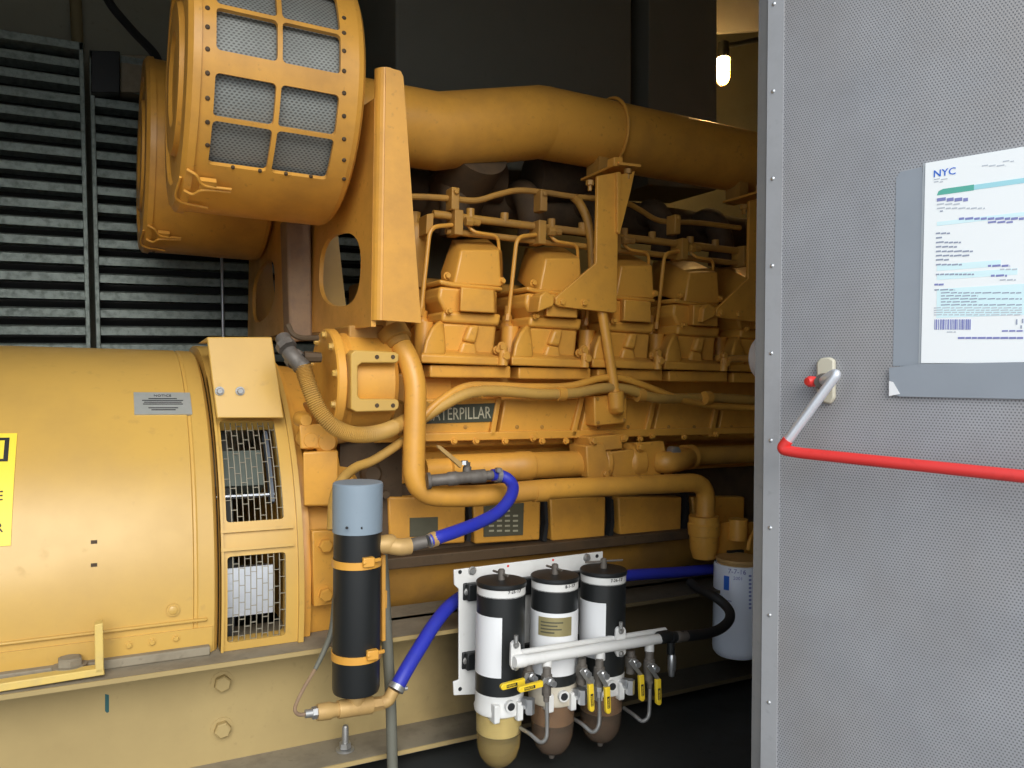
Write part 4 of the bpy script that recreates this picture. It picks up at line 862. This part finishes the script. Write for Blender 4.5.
FY = 1.62
def fuel_filter(px, ytop, label, kind, note):
    c0 = P(px, 0, FY); k = M(px, FY, 1)
    z = lambda py: P(px, py, FY).z
    dy = ytop - 577
    scale = M(500, FY, 1) / k
    Zt = z(ytop)                       # top of lid rim centre
    H = lambda n: Zt - n * M(500, FY, 1)
    cx = P(px, ytop + 50, FY).x
    o = V((cx, FY, 0))
    t = thing('fuel_filter', label, 'fuel filter', V((cx, FY, H(190))), 'fuel filters on the white plate')
    R = M(500, FY, 24.5)
    L = lambda prof, mat, nm, par=t, seg=44, **kw: MB().lathe(o, UP, prof, seg, **kw).build(nm, mat, par)
    lid = L([(H(4.5), R * 1.03), (H(3.5), R * 1.045), (H(1), R * 1.04), (H(0), R * 1.0), (H(-.6), .001)], BLACKP, 'lid')
    hm = MB().lathe(o, UP, [(H(1), .0085), (H(-10), .008), (H(-11), .006)], 12)
    if kind == 2: hm.tube([V((cx - .05, FY + .005, H(-8))), V((cx + .05, FY - .01, H(-8)))], .0028, smooth=False, seg=8)
    else: hm.tube([V((cx - .006, FY + .03, H(-6.5))), V((cx + .004, FY - .024, H(-6.5)))], .0028, smooth=False, seg=8)
    hm.build('t_handle', GREYFIT, lid)
    L([(H(13), R), (H(4), R)], WHITE, 'collar_ring')
    wr = MB(); onf = V((cx, FY, 0))
    onfilter(wr, px + (14 if kind != 1 else 16), ytop + 13.2, note, .011, onf, R); wr.build('handwriting', BLACK, t)
    L([(H(109), R), (H(12), R)], BLACKP, 'canister')
    # white wrap label
    b = MB(); a = math.atan2(-FY, -cx)  # toward the eye
    lo_, hi_ = ((-1.5, .06), (-1.5, 1.5), (-1.5, .14))[kind]
    n = 20; r0, r1 = R - .002, R + .0012; zz0, zz1 = (H(90), H(31)) if kind != 1 else (H(98), H(34))
    rows = []
    for i in range(n + 1):
        th = a + (-hi_ + (hi_ - lo_) * i / n) * -1 if 0 else a + (lo_ + (hi_ - lo_) * i / n)
        rows.append([b.bm.verts.new((cx + r * cos(th), FY + r * sin(th), q)) for r, q in ((r1, zz0), (r1, zz1), (r0, zz1), (r0, zz0))])
    for A_, B_ in zip(rows, rows[1:]):
        for j in range(4): b.bm.faces.new((A_[j], A_[(j + 1) % 4], B_[(j + 1) % 4], B_[j]))
    b.bm.faces.new(rows[0]); b.bm.faces.new(rows[-1][::-1])
    lab = b.build('wrap_label', LABELW, t)
    if kind == 1:
        g = MB(); rows = []
        for i in range(9):
            th = a + (-.72 + 1.44 * i / 8) + .05; rows.append([g.bm.verts.new((cx + r * cos(th), FY + r * sin(th), q)) for r, q in ((R + .0024, H(57)), (R + .0024, H(38)), (R - .001, H(38)), (R - .001, H(57)))])
        for A_, B_ in zip(rows, rows[1:]):
            for j in range(4): g.bm.faces.new((A_[j], A_[(j + 1) % 4], B_[(j + 1) % 4], B_[j]))
        g.bm.faces.new(rows[0]); g.bm.faces.new(rows[-1][::-1]); gp = g.build('rating_plate', GOLD, t)
        pl_ = MB()
        for i, wd in enumerate((.8, .6, .75, .5)):
            th0, th1 = a - .55, a - .55 + 1.15 * wd; rws = []
            for q in range(7):
                th = th0 + (th1 - th0) * q / 6; rws.append([pl_.bm.verts.new((cx + r * cos(th), FY + r * sin(th), zq)) for r, zq in ((R + .003, H(43.6 + 3.4 * i)), (R + .003, H(42.2 + 3.4 * i)), (R, H(42.2 + 3.4 * i)), (R, H(43.6 + 3.4 * i)))])
            for A_, B_ in zip(rws, rws[1:]):
                for j in range(4): pl_.bm.faces.new((A_[j], A_[(j + 1) % 4], B_[(j + 1) % 4], B_[j]))
        pl_.build('small_text', PLATED, gp)
    w = L([(H(131), R * .9), (H(129), R * 1.02), (H(125), R * 1.05), (H(122), R * 1.0), (H(109), R * 1.0), (H(108), R * .96)], WHITE if kind != 1 else grimy('stained white collar', (.55, .50, .40), (.34, .30, .22), rough=.5, scale=15, amount=.6), 'filter_head')
    for dth in (-.25, .9):
        bs = MB()
        th = a + dth; p = V((cx + R * .9 * cos(th), FY + R * .9 * sin(th), H(128))); bs.hull([p + V((x, y, zz)) for x in (-.007, .007) for y in (-.02, .02) for zz in (-.012, .03)]); bs.build('clamp_lug', WHITE, w, bevel=.003)
    th = a + .42; d = V((cos(th), sin(th), 0)); MB().lathe(o + V((0, 0, H(117))) + d * R * .9, d, [(0, .013), (.016, .013)], 16).build('port_ring', WHITE, w)
    MB().lathe(o + V((0, 0, H(117))) + d * (R * .9 + .0155), d, [(0, .009), (.001, .009)], 14).build('port_hole', BLACK, w)
    d = V((cos(a + 1.0), sin(a + 1.0), 0)); MB().lathe(o + V((0, 0, H(117))) + d * R * .85, d, [(0, .011), (.015, .011), (.016, .014), (.030, .014)], 6).lathe(o + V((0, 0, H(120))) + d * (R + .026), UP, [(-.014, .011), (.020, .011)], 6).build('outlet_nut', CHROME, w)
    bowl = L([(H(188), .004), (H(187), R * .25), (H(183), R * .55), (H(176), R * .76), (H(166), R * .88), (H(150), R * .93), (H(129), R * .95)], AMBER if kind == 0 else SMOKE, 'bowl', caps=True)
    L([(H(186), .004), (H(185), R * .22), (H(181), R * .5), (H(175), R * .7), (H(166), R * .82), (H(157), R * .86), (H(156), .001)], FUEL if kind == 0 else FUELD, 'fuel', bowl)
    L([(H(152), R * .8), (H(131), R * .86)], grimy('stained inner cone %d' % kind, *(((.66, .55, .30), (.4, .3, .12)) if kind == 0 else ((.34, .22, .12), (.2, .12, .06))), rough=.4, scale=12), 'inner_cone', bowl)
    MB().lathe(o, UP, [(H(192), .006), (H(187), .010)], 8).build('drain_plug', GREYFIT, bowl)
    for n_, mat in ((20, 0), (92, 0)):
        y0 = P(px, ytop + n_, FY).z
        MB().box((cx - R - .005 + .016, PY - .02, H(n_ + 9)), (cx - R * .3 + .03, PY, H(n_ - 9))).box((cx - R - .012 + .016, PY - .006, H(n_ + 9)), (cx - R + .04, PY, H(n_ - 9))).build('clamp_bracket', BLACKP, t, bevel=.003)
        MB().lathe(V((cx - R + .014, PY - .006, H(n_))), OUT, [(0, .009), (.002, .009), (.003, .006), (.008, .006)], 12).build('clamp_bolt', STEEL, t)
    MB().box((cx + R * .6, FY + .02, H(110)), (cx + R + .01, PY, H(14))).build('clamp_band', BLACKP, t)
    return cx, H, R
F1 = fuel_filter(500.5, 580, 'left black fuel filter with white label and clear amber bowl', 0, '7-26-17')
F2 = fuel_filter(554, 574.5, 'middle fuel filter with gold rating plate on its white label', 1, '8-1-17')
F3 = fuel_filter(602.5, 568.5, 'right fuel filter with crossbar handle on its black lid', 2, '7-26-17')

# white header pipes
VY = 1.50
t = thing('drain_header', 'twin white header pipes running across in front of the fuel filters', 'header pipe', P(580, 660, VY))
kk = M(580, VY, 1)
MB().lathe(P(514, 662, VY), P(664, 638, VY + .06) - P(514, 662, VY), [(0, 5.2 * kk), (.006, 6.3 * kk), (.028, 6.3 * kk), (.029, 5.4 * kk), ((P(662, 638, VY + .06) - P(514, 662, VY)).length, 5.4 * kk)], 28).build('front_pipe', WHITE, t)
MB().tube([P(518, 653.5, VY + .03), P(665, 630.5, VY + .09)], 3.6 * kk, smooth=False, seg=18).build('rear_pipe', WHITE, t)
for px, yt, yb, dx in ((516, 641, 668, 0), (621, 627, 655, .045)):
    MB().pp([(px - 4.5, yt + 3), (px - 2, yt), (px + 2, yt), (px + 4.5, yt + 3), (px + 5, yt + 9), (px + 8, yt + 13), (px + 8, yb - 9), (px + 4, yb - 3), (px + 1, yb + 2), (px - 3, yb + 2), (px - 5, yb - 2), (px - 5, yb - 7)] if dx == 0 else [(px - 4.5, yt + 3), (px - 2, yt), (px + 3, yt), (px + 5, yt + 3), (px + 5, yb - 2), (px + 2, yb + 2), (px - 3, yb + 2), (px - 5, yb - 2)], VY + dx + .008, VY + dx + .016).build('saddle_clamp', WHITE, t, bevel=.001)
    bolts(t, 'clamp_bolt', STEEL, [(P(px, py, VY + dx + .008), .0055, .006) for py in (yt + 4, yb - 1)])
    MB().lathe(P(px, yt, VY + dx), UP, [(-.004, .005), (.012, .005)], 8).build('clamp_stud', STEEL, t)
for px, py in ((547, 660), (600, 652), (649.5, 644)): MB().lathe(P(px, py, VY + (px - 514) * .0004), (0, 0, -1), [(0, 5.2 * kk), (8 * kk, 5.2 * kk), (8.5 * kk, 4 * kk)], 16).build('outlet_stub', WHITE, t)
MB().lathe(P(658, 638, VY + .06), P(675, 635, VY + .065) - P(658, 638, VY + .06), [(0, 6.4 * kk), (.006, 7 * kk), (.03, 7 * kk), (.04, 6 * kk)], 24).lathe(P(671, 642, VY + .062), (0, 0, -1), [(0, 4.5 * kk), (.03, 4.5 * kk)], 16).build('end_tee', BLACKP, t)
mb = MB().lathe(P(672, 650, VY + .062), (0, 0, -1), [(0, 3.4 * kk), (.012, 3.6 * kk), (.016, 4.6 * kk), (.03, 5 * kk), (.05, 4.6 * kk), (.066, 3 * kk), (.068, .001)], 12); mb.build('plug_valve', CHROME, t)
t = thing('black_fuel_hose', 'thick black hose curling from the white header toward the oil filter', 'hose', P(700, 634, VY + .1))
hp = [(670, 637, VY + .063), (685, 636, VY + .08), (703, 634, VY + .10), (718, 630, VY + .12), (728, 622, VY + .14), (730, 613, VY + .16), (724, 604, VY + .19), (712, 595, VY + .23), (698, 588, VY + .30), (690, 582, VY + .34)]
MB().tube([P(*p) for p in hp], M(700, VY + .1, 5.2), seg=16).build('hose_wall', BLACKM, t)
MB().lathe(P(675, 637, VY + .067), P(692, 635.5, VY + .085) - P(670, 637.2, VY + .065), [(0, 5.6 * kk), (.003, 6.4 * kk), (.018, 6.4 * kk), (.02, 5.6 * kk), (.045, 5.7 * kk)], 20).build('hose_ferrule', GREYFIT, t)

# valves with yellow grips
def valve(px, y0, y1, Y, grip, label, name='Parker'):
    """px,y0..y1 stem; grip = ((px,py) pivot end, (px,py) tip)"""
    (gx, gy), (tx_, ty_) = grip; k = M(px, Y, 1)
    t = thing('shutoff_valve', label, 'valve', P(px, y1, Y), 'yellow handled shutoff valves')
    a = P(px, y0, Y); b = P(px, y1, Y); L = a.z - b.z
    MB().lathe(b, UP, [(0, 4.6 * k), (.25 * L, 4.6 * k), (.27 * L, 5.6 * k), (.5 * L, 6.2 * k), (.72 * L, 5.6 * k), (.75 * L, 4.4 * k), (L, 4.2 * k)], 16).build('valve_body', GREYFIT, t)
    Yg = Y - .030
    g0 = P(gx, gy, Yg); g1 = P(tx_, ty_, Yg - .004); pv = P(px + (0 if abs(gx - px) < 12 else 1), (y0 + y1) / 2 - 1, Yg - .002)
    MB().lathe(P(px, (y0 + y1) / 2 - 1, Y), OUT, [(0, 4.2 * k), (.022, 4.0 * k), (.024, 3.0 * k), (.034, 3.0 * k)], 10).build('stem_nut', CHROME, t)
    d = (g1 - g0); Lh = d.length; d.normalize(); s = d.cross(OUT).normalized()
    w = 2.9 * k
    e = (g0 - pv); es = e.cross(OUT).normalized()
    MB().prism([pv + es * w * .8, pv - es * w * .8, g0 - s * w * .8, g0 + s * w * .8], V((0, .003, 0))).build('lever_arm', STEEL, t, bevel=.0005)
    out = [g0 + s * w, g0 - s * w]
    for i in range(9):
        th = pi * i / 8; out.append(g1 - d * w + (-s * cos(th) + d * sin(th)) * w)
    gr = MB().prism([p + V((0, -.004, 0)) for p in out], V((0, .010, 0))).build('grip', LEVER, t, bevel=.0015)
    m0 = g0.lerp(g1, .34); m1 = g0.lerp(g1, .78); hw = w * .52
    pb = MB().prism([m0 + s * hw + V((0, -.0046, 0)), m1 + s * hw + V((0, -.0046, 0)), m1 - s * hw + V((0, -.0046, 0)), m0 - s * hw + V((0, -.0046, 0))], V((0, .001, 0))).build('print_block', BLACK, gr)
    q = m0 if d.x >= 0 or abs(d.z) > .8 else m1
    dd = d if (abs(d.z) > .8 or d.x > 0) else -d
    if abs(d.z) > .8: dd, q = -d, m1
    ss = OUT.cross(dd) if 0 else V((0, -1, 0)).cross(dd)
    l_ = MB().text('PARKER', frame_mat(q + dd * .001 - ss * hw * .55 + V((0, -.0048, 0)), dd, ss), (m1 - m0).length / 4.3, .0002); l_.build('lettering', LEVER, pb, smooth=False)
    return t
valve(528, 664, 686, VY + .03, ((524.5, 681), (500.5, 687.5)), 'leftmost yellow handled valve, its grip pointing left over the first filter')
valve(546.5, 668, 692, VY - .005, ((542.5, 683.5), (518, 690)), 'second yellow handled valve, its left pointing grip overlapping the leftmost grip')
valve(581.5, 658, 684, VY + .05, ((590.5, 684), (591.5, 711.5)), 'yellow handled valve hanging just left of the middle drain tube')
valve(599, 660, 686, VY + .02, ((607, 687), (608, 713.5)), 'yellow handled valve hanging just right of the middle drain tube')
valve(630.5, 650, 673, VY + .075, ((641, 675), (642, 701)), 'yellow handled valve hanging just left of the right drain tube')
valve(649, 652, 680, VY + .045, ((658, 679), (658.5, 705)), 'rightmost yellow handled valve, below the end of the header')
for nm, pts in (('steel drain tube curling under the left side of the middle filter', ((546.5, 688, 1.50), (547, 725, 1.50), (546, 738, 1.50), (540, 742, 1.51), (530, 734, 1.54), (520, 728, 1.58))),
                ('steel drain tube curling up below the right fuel filter', ((599, 684, 1.52), (599.5, 715, 1.52), (598, 727, 1.52), (592, 732, 1.53), (582, 724, 1.56), (574, 719, 1.6))),
                ('steel drain tube curling below the rightmost yellow handled valve', ((650, 676, 1.545), (649.5, 706, 1.545), (648, 717, 1.545), (642, 721, 1.555), (634, 715, 1.58), (624, 708, 1.62)))):
    t = thing('drain_tube', nm, 'tube', P(*pts[3]), 'steel drain tubes')
    MB().tube([P(*p) for p in pts], M(pts[0][0], pts[0][2], 2.0), seg=12).build('tube_run', STEEL, t)
    MB().lathe(P(*pts[0]), (0, 0, -1), [(-.004, .0105), (.016, .0105), (.018, .007), (.03, .0065)], 6).build('tube_nut', CHROME if 'right' in nm and 'most' not in nm else GREYFIT, t)

t = thing('pressure_gauge', 'pale round gauge rim peeking out behind the grey door edge', 'gauge', P(757, 358, 1.75))
gx = P(773.5, 358, 1.75); MB().lathe(gx, OUT, [(-.03, .073), (.0, .075), (.006, .071), (.006, .06)], 36).build('rim', LABELW, t)
MB().lathe(gx, OUT, [(0, .066), (.004, .066)], 36).build('dial', INKL, t)
MB().tube([gx, gx + V((.0, .1, 0)), gx + V((.01, .3, 0))], .012).build('gauge_stem', YELD, t)

# ================================================================== DOOR
DDIR = V((.2927, -.9562, 0)).normalized(); DN = V((-.9562, -.2927, 0))
dh = ray(757, 384); HINGE = EYE + dh * (1.35 / 1.0); HINGE.z = 0
def DP(px, py, off=0.0):
    d = ray(px, py); o = HINGE + DN * off; k = (o - EYE).dot(DN) / d.dot(DN); return EYE + d * k
def dpt(tt, z, off=0): return HINGE + DDIR * (tt - .0115 * (z - .95)) + DN * off + V((0, 0, z))   # the door sags one degree on its hinges
def dprism(mb, poly, off, th): mb.prism([DP(x, y, off) for x, y in poly], DN * -th); return mb
def tof(px): return (DP(px, 384) - HINGE).dot(DDIR)
DZ0, DZ1, DW = .25, HDR + .02, 1.02
def dbox(t0, t1, z0, z1, o0, o1): return MB().prism([dpt(t0, z0, o0), dpt(t1, z0, o0), dpt(t1, z1, o0), dpt(t0, z1, o0)], DN * (o1 - o0))
t = dbox(0, DW, DZ0, DZ1, -.05, -.006); door = t.build('door_1', DOORG, None, bevel=.003); door['kind'] = 'structure'
t768, t785 = tof(768.5), tof(784.5)
MB().prism([dpt(0, DZ0, -.006), dpt(t768, DZ0, 0), dpt(t768, DZ0, -.05), dpt(0, DZ0, -.05)], dpt(0, DZ1) - dpt(0, DZ0)).build('door_edge', DOORE, door)
dbox(t768, t785, DZ0, DZ1, -.006, .0015).build('rivet_strip', DOORG, door)
for a, b, c_, d_ in ((t785, DW, DZ0 + .02, DZ1 - .02),):
    ln = dbox(a, b, c_, d_, -.006, 0.0).build('liner', PERF, door, smooth=False)
me = ln.data; uv = me.uv_layers.new(name='UVMap')
for l in me.loops:
    p = me.vertices[l.vertex_index].co; uv.data[l.index].uv = ((p - HINGE).dot(DDIR), p.z)
rv = MB()
for i in range(-3, 14):
    p = DP(774 - (4 + 87.3 * i) * .0072, 4 + 87.3 * i, .0015); rv.lathe(p, DN, [(-.001, .0032), (.001, .0032), (.0022, .0018), (.0025, .0005)], 12)
rv.build('rivets', CHROME, door)
# release handle
hd = MB(); pts = [(816, 362), (820, 358), (829, 357), (834, 360), (834, 398), (830, 404), (824, 403), (816, 398)]
dprism(hd, pts, .010, .010); esc = hd.build('escutcheon', BEIGE, door, bevel=.003)
hd = MB(); c = DP(825, 382, .010); hd.lathe(c, DN, [(0, .014), (.006, .014), (.008, .010), (.02, .009)], 20); hd.build('handle_boss', GREYFIT, door)
hr = MB().bent([DP(824, 381, .012), DP(824, 380, .040), DP(839, 371, .045), DP(783, 447, .062)], .02, M(800, 1.0, 1) * 0 + .0075, seg=18); hr.build('handle_arm', SILV, door)
hr = MB().bent([DP(788, 440, .062), DP(780.5, 449.5, .064), DP(800, 453, .062), DP(1024, 476.5, .058), DP(1100, 484, .056)], .012, .0086, seg=20); hr.build('handle_sleeve', RED, door)
MB().tube([DP(820, 381, .006), DP(812, 382, .02)], .007, smooth=False).lathe(DP(812, 381.5, .02), DP(808, 381.5, .028) - DP(812, 381.5, .02), [(-.004, .0085), (.006, .0088), (.011, .006), (.012, .001)], 16).build('pin_cap', RED, door)

# permit and tape
t = thing('permit_sheet', 'white printed city permit in a sleeve taped to the grey door', 'document', DP(960, 362, .004))
PT = lambda u, v: (0, 0)
c00, c10 = DP(921, 363, .003), DP(1024, 362, .003); c01 = DP(926, 163, .003)
W_ = .216; Hh = (c01 - c00).z; pu = (c10 - c00); pu = DDIR.copy(); 
pv = UP.copy()
def pq(u, v, off=0): return c00 + pu * u + pv * v * Hh + DN * off      # u metres along, v 0..1 up
MB().prism([pq(0, 0), pq(W_, 0), pq(W_, 1), pq(0, 1)], DN * -.0015).build('paper', PAPER, t, smooth=False)
def uvp(px, py):                          # photo point -> sheet coordinates
    p = DP(px, py, .003); return (p - c00).dot(DDIR), (p.z - c00.z) / Hh
def bars(name, mat, items, off=.0004):
    b = MB()
    for (x0, y0, x1, y1, h) in items:
        u0, v0 = uvp(x0, y0); u1, v1 = uvp(x1, y1); hv = h / 200 * .5
        vm = (v0 + v1) / 2
        b.prism([pq(u0, v0 - hv, off), pq(u1, v0 - hv, off), pq(u1, v0 + hv, off), pq(u0, v0 + hv, off)], DN * -.0003)
    return b.build(name, mat, t, smooth=False)
u, v = uvp(933, 177.5)
tx = MB(); tx.text('NYC', frame_mat(pq(u, v, .0004), DDIR, UP), .0145, .0001)
tx.text('NYC', frame_mat(pq(u + .0004, v, .00045), DDIR, UP), .0145, .0001); tx.build('lettering', INKB, t, smooth=False)
u1 = W_ - .01
hb_ = MB(); u, v = uvp(937, 193); u2 = uvp(974, 188)[0]
hb_.prism([pq(u, v - .012, .0003), pq(u2, v - .012, .0003), pq(u2, v + .016, .0003), pq(u + .008, v + .016, .0003), pq(u + .002, v + .008, .0003)], DN * -.0003); hb_.build('header_band', INKG, t, smooth=False)
hb_ = MB(); hb_.prism([pq(u2, v - .010, .0003), pq(u1, v - .010, .0003), pq(u1, v + .014, .0003), pq(u2, v + .014, .0003)], DN * -.0003); hb_.build('header_band', INKC, t, smooth=False)
tint = MB()
for ya, yb, ub in ((222, 226, u1), (265, 271, .10), (274, 280, .12), (289, 318, .16)):
    ua, va = uvp(937, ya); _, vb = uvp(937, yb); tint.prism([pq(ua, vb, .0002), pq(ub, vb, .0002), pq(ub, va, .0002), pq(ua, va, .0002)], DN * -.0002)
tint.build('tinted_panels', INKT, t, smooth=False)
L1, L2, L3 = [], [], []
def word_line(lst, x0, x1, y, h, gap=1.2, wmin=3, wmax=9):
    x = x0
    while x < x1:
        w = min(random.uniform(wmin, wmax), x1 - x)
        lst.append((x, y, x + w, y, h)); x += w + gap
word_line(L2, 937, 968, 200, 3.2, 1, 5, 9)
for y, xe in ((204.5, 960), (208.5, 985)): word_line(L3, 937, xe, y, 1.3)
L1.append((940, 211.3, 943, 211.3, 1.3))
word_line(L2, 959, 1024, 219, 2.2, 1, 5, 9)
word_line(L2, 988, 1013, 222.5, 1.7)
for y, xe in ((233.5, 950), (238, 942), (242.6, 961), (247, 957), (251.5, 973), (255.8, 970), (260, 949), (264.8, 962), (274.5, 974)):
    word_line(L1, 936, xe, y, 1.5, .8, 3, 8)
word_line(L2, 988, 1010, 266, 1.9); word_line(L3, 1000, 1018, 269.5, 1.3); word_line(L2, 991, 1007, 275.8, 1.9); word_line(L3, 1000, 1016, 280, 1.3)
word_line(L2, 934.5, 944, 284.7, 1.8, .5); word_line(L1, 934.5, 955, 290, 1.3)
for i, y in enumerate((293, 296, 299, 302, 305)): word_line(L1, 941, 1022 if i % 2 == 0 else (951 if i == 2 else 978), y, 1.1)
for y in (308, 310.3, 312.6, 314.9): word_line(L3, 934, 1022, y, 1.0)
word_line(L3, 947, 956, 332, 1.0); word_line(L2, 1002, 1024, 331, 1.5); word_line(L2, 958, 1024, 338, 1.9, .7, 5, 9)
L1 += [(1016, 322, 1017.5, 322, 5), (1022, 321, 1023.5, 321, 4), (1020.5, 327, 1022, 327, 3)]
word_line(L3, 982, 1006, 166, 1.0); word_line(L3, 1003, 1014, 161.5, .9); word_line(L3, 934, 943, 182, 1.0); word_line(L3, 934, 948, 179.5, .8)
bars('small_text', INKK, L1); bars('small_text', INKV, L2); bars('small_text', INKL, L3)
bcd = []; x = 934.5
while x < 970.5:
    w = random.choice((.6, .9, 1.5, 2.2)); bcd.append((x, 324.5, min(x + w, 970.8), 324.5, 10)); x += w + random.choice((.5, .7, 1.0))
bars('barcode', INKV, bcd)
MB().prism([pq(-.004, -.01, -.0018), pq(W_ + .004, -.01, -.0018), pq(W_ + .004, 1.003, -.0018), pq(-.004, 1.003, -.0018)], DN * -.0008).build('plastic_sleeve', CLEART, t, smooth=False)
tp = MB(); dprism(tp, [(896, 178), (900, 172), (922, 167), (924, 195), (922, 366), (893, 366)], .0042 - .0035, .001); 
tag(tp.build('duct_tape', TAPE, None, smooth=False), 'vertical grey duct tape strip along the left edge of the permit', 'tape', 'duct tape strips')
tp = MB(); tp.prism([DP(889, 368, .0055), DP(920, 364, .0055), DP(1024, 362, .0055), DP(1060, 361, .0055), DP(1060, 399.5, .0055), DP(1024, 399, .0055), DP(900, 396.5, .0055), DP(890, 394, .0055)], DN * -.0012)
tag(tp.build('duct_tape', TAPE, None, smooth=False), 'wide horizontal grey duct tape strip below the permit', 'tape', 'duct tape strips')
tp = MB(); dprism(tp, [(889, 381), (893, 382), (900, 394), (889, 396)], .0068, .0006)
tag(tp.build('tape_scrap', LABELW, None, smooth=False), 'tiny torn white scrap at the left end of the lower tape', 'tape scrap')

# ================================================================== LIGHT, CAMERA
w = bpy.data.worlds.new('overcast sky'); S.world = w; w.use_nodes = True
nt = w.node_tree; bg = nt.nodes['Background']
tc = nt.nodes.new('ShaderNodeTexCoord'); sp = nt.nodes.new('ShaderNodeSeparateXYZ'); nt.links.new(tc.outputs['Generated'], sp.inputs[0])
mr = nt.nodes.new('ShaderNodeMapRange'); mr.inputs[1].default_value = -.1; mr.inputs[2].default_value = .5; nt.links.new(sp.outputs['Z'], mr.inputs[0])
cr = nt.nodes.new('ShaderNodeValToRGB'); cr.color_ramp.elements[0].color = (.80, .84, .88, 1); cr.color_ramp.elements[1].color = (.80, .92, 1.05, 1); nt.links.new(mr.outputs[0], cr.inputs[0])
nt.links.new(cr.outputs[0], bg.inputs['Color']); bg.inputs['Strength'].default_value = 1.2
sun = bpy.data.lights.new('hazy sun', 'SUN'); sun.energy = 2.6; sun.angle = RAD(40); sun.color = (1, .96, .9)
so = bpy.data.objects.new('hazy_sun', sun); COL.objects.link(so); so.rotation_euler = (RAD(62), 0, RAD(-14))

cd = bpy.data.cameras.new('camera'); cam = bpy.data.objects.new('camera', cd); COL.objects.link(cam)
cd.sensor_fit = 'HORIZONTAL'; cd.sensor_width = 36; cd.lens = F / 1024 * 36; cd.clip_start = .02
cam.matrix_world = Matrix.Translation(EYE) @ CAM_ROT.to_4x4(); S.camera = cam
vs = S.view_settings; vs.view_transform = 'Standard'; vs.look = 'None'; vs.gamma = 1; vs.use_curve_mapping = False; vs.exposure = 0.15
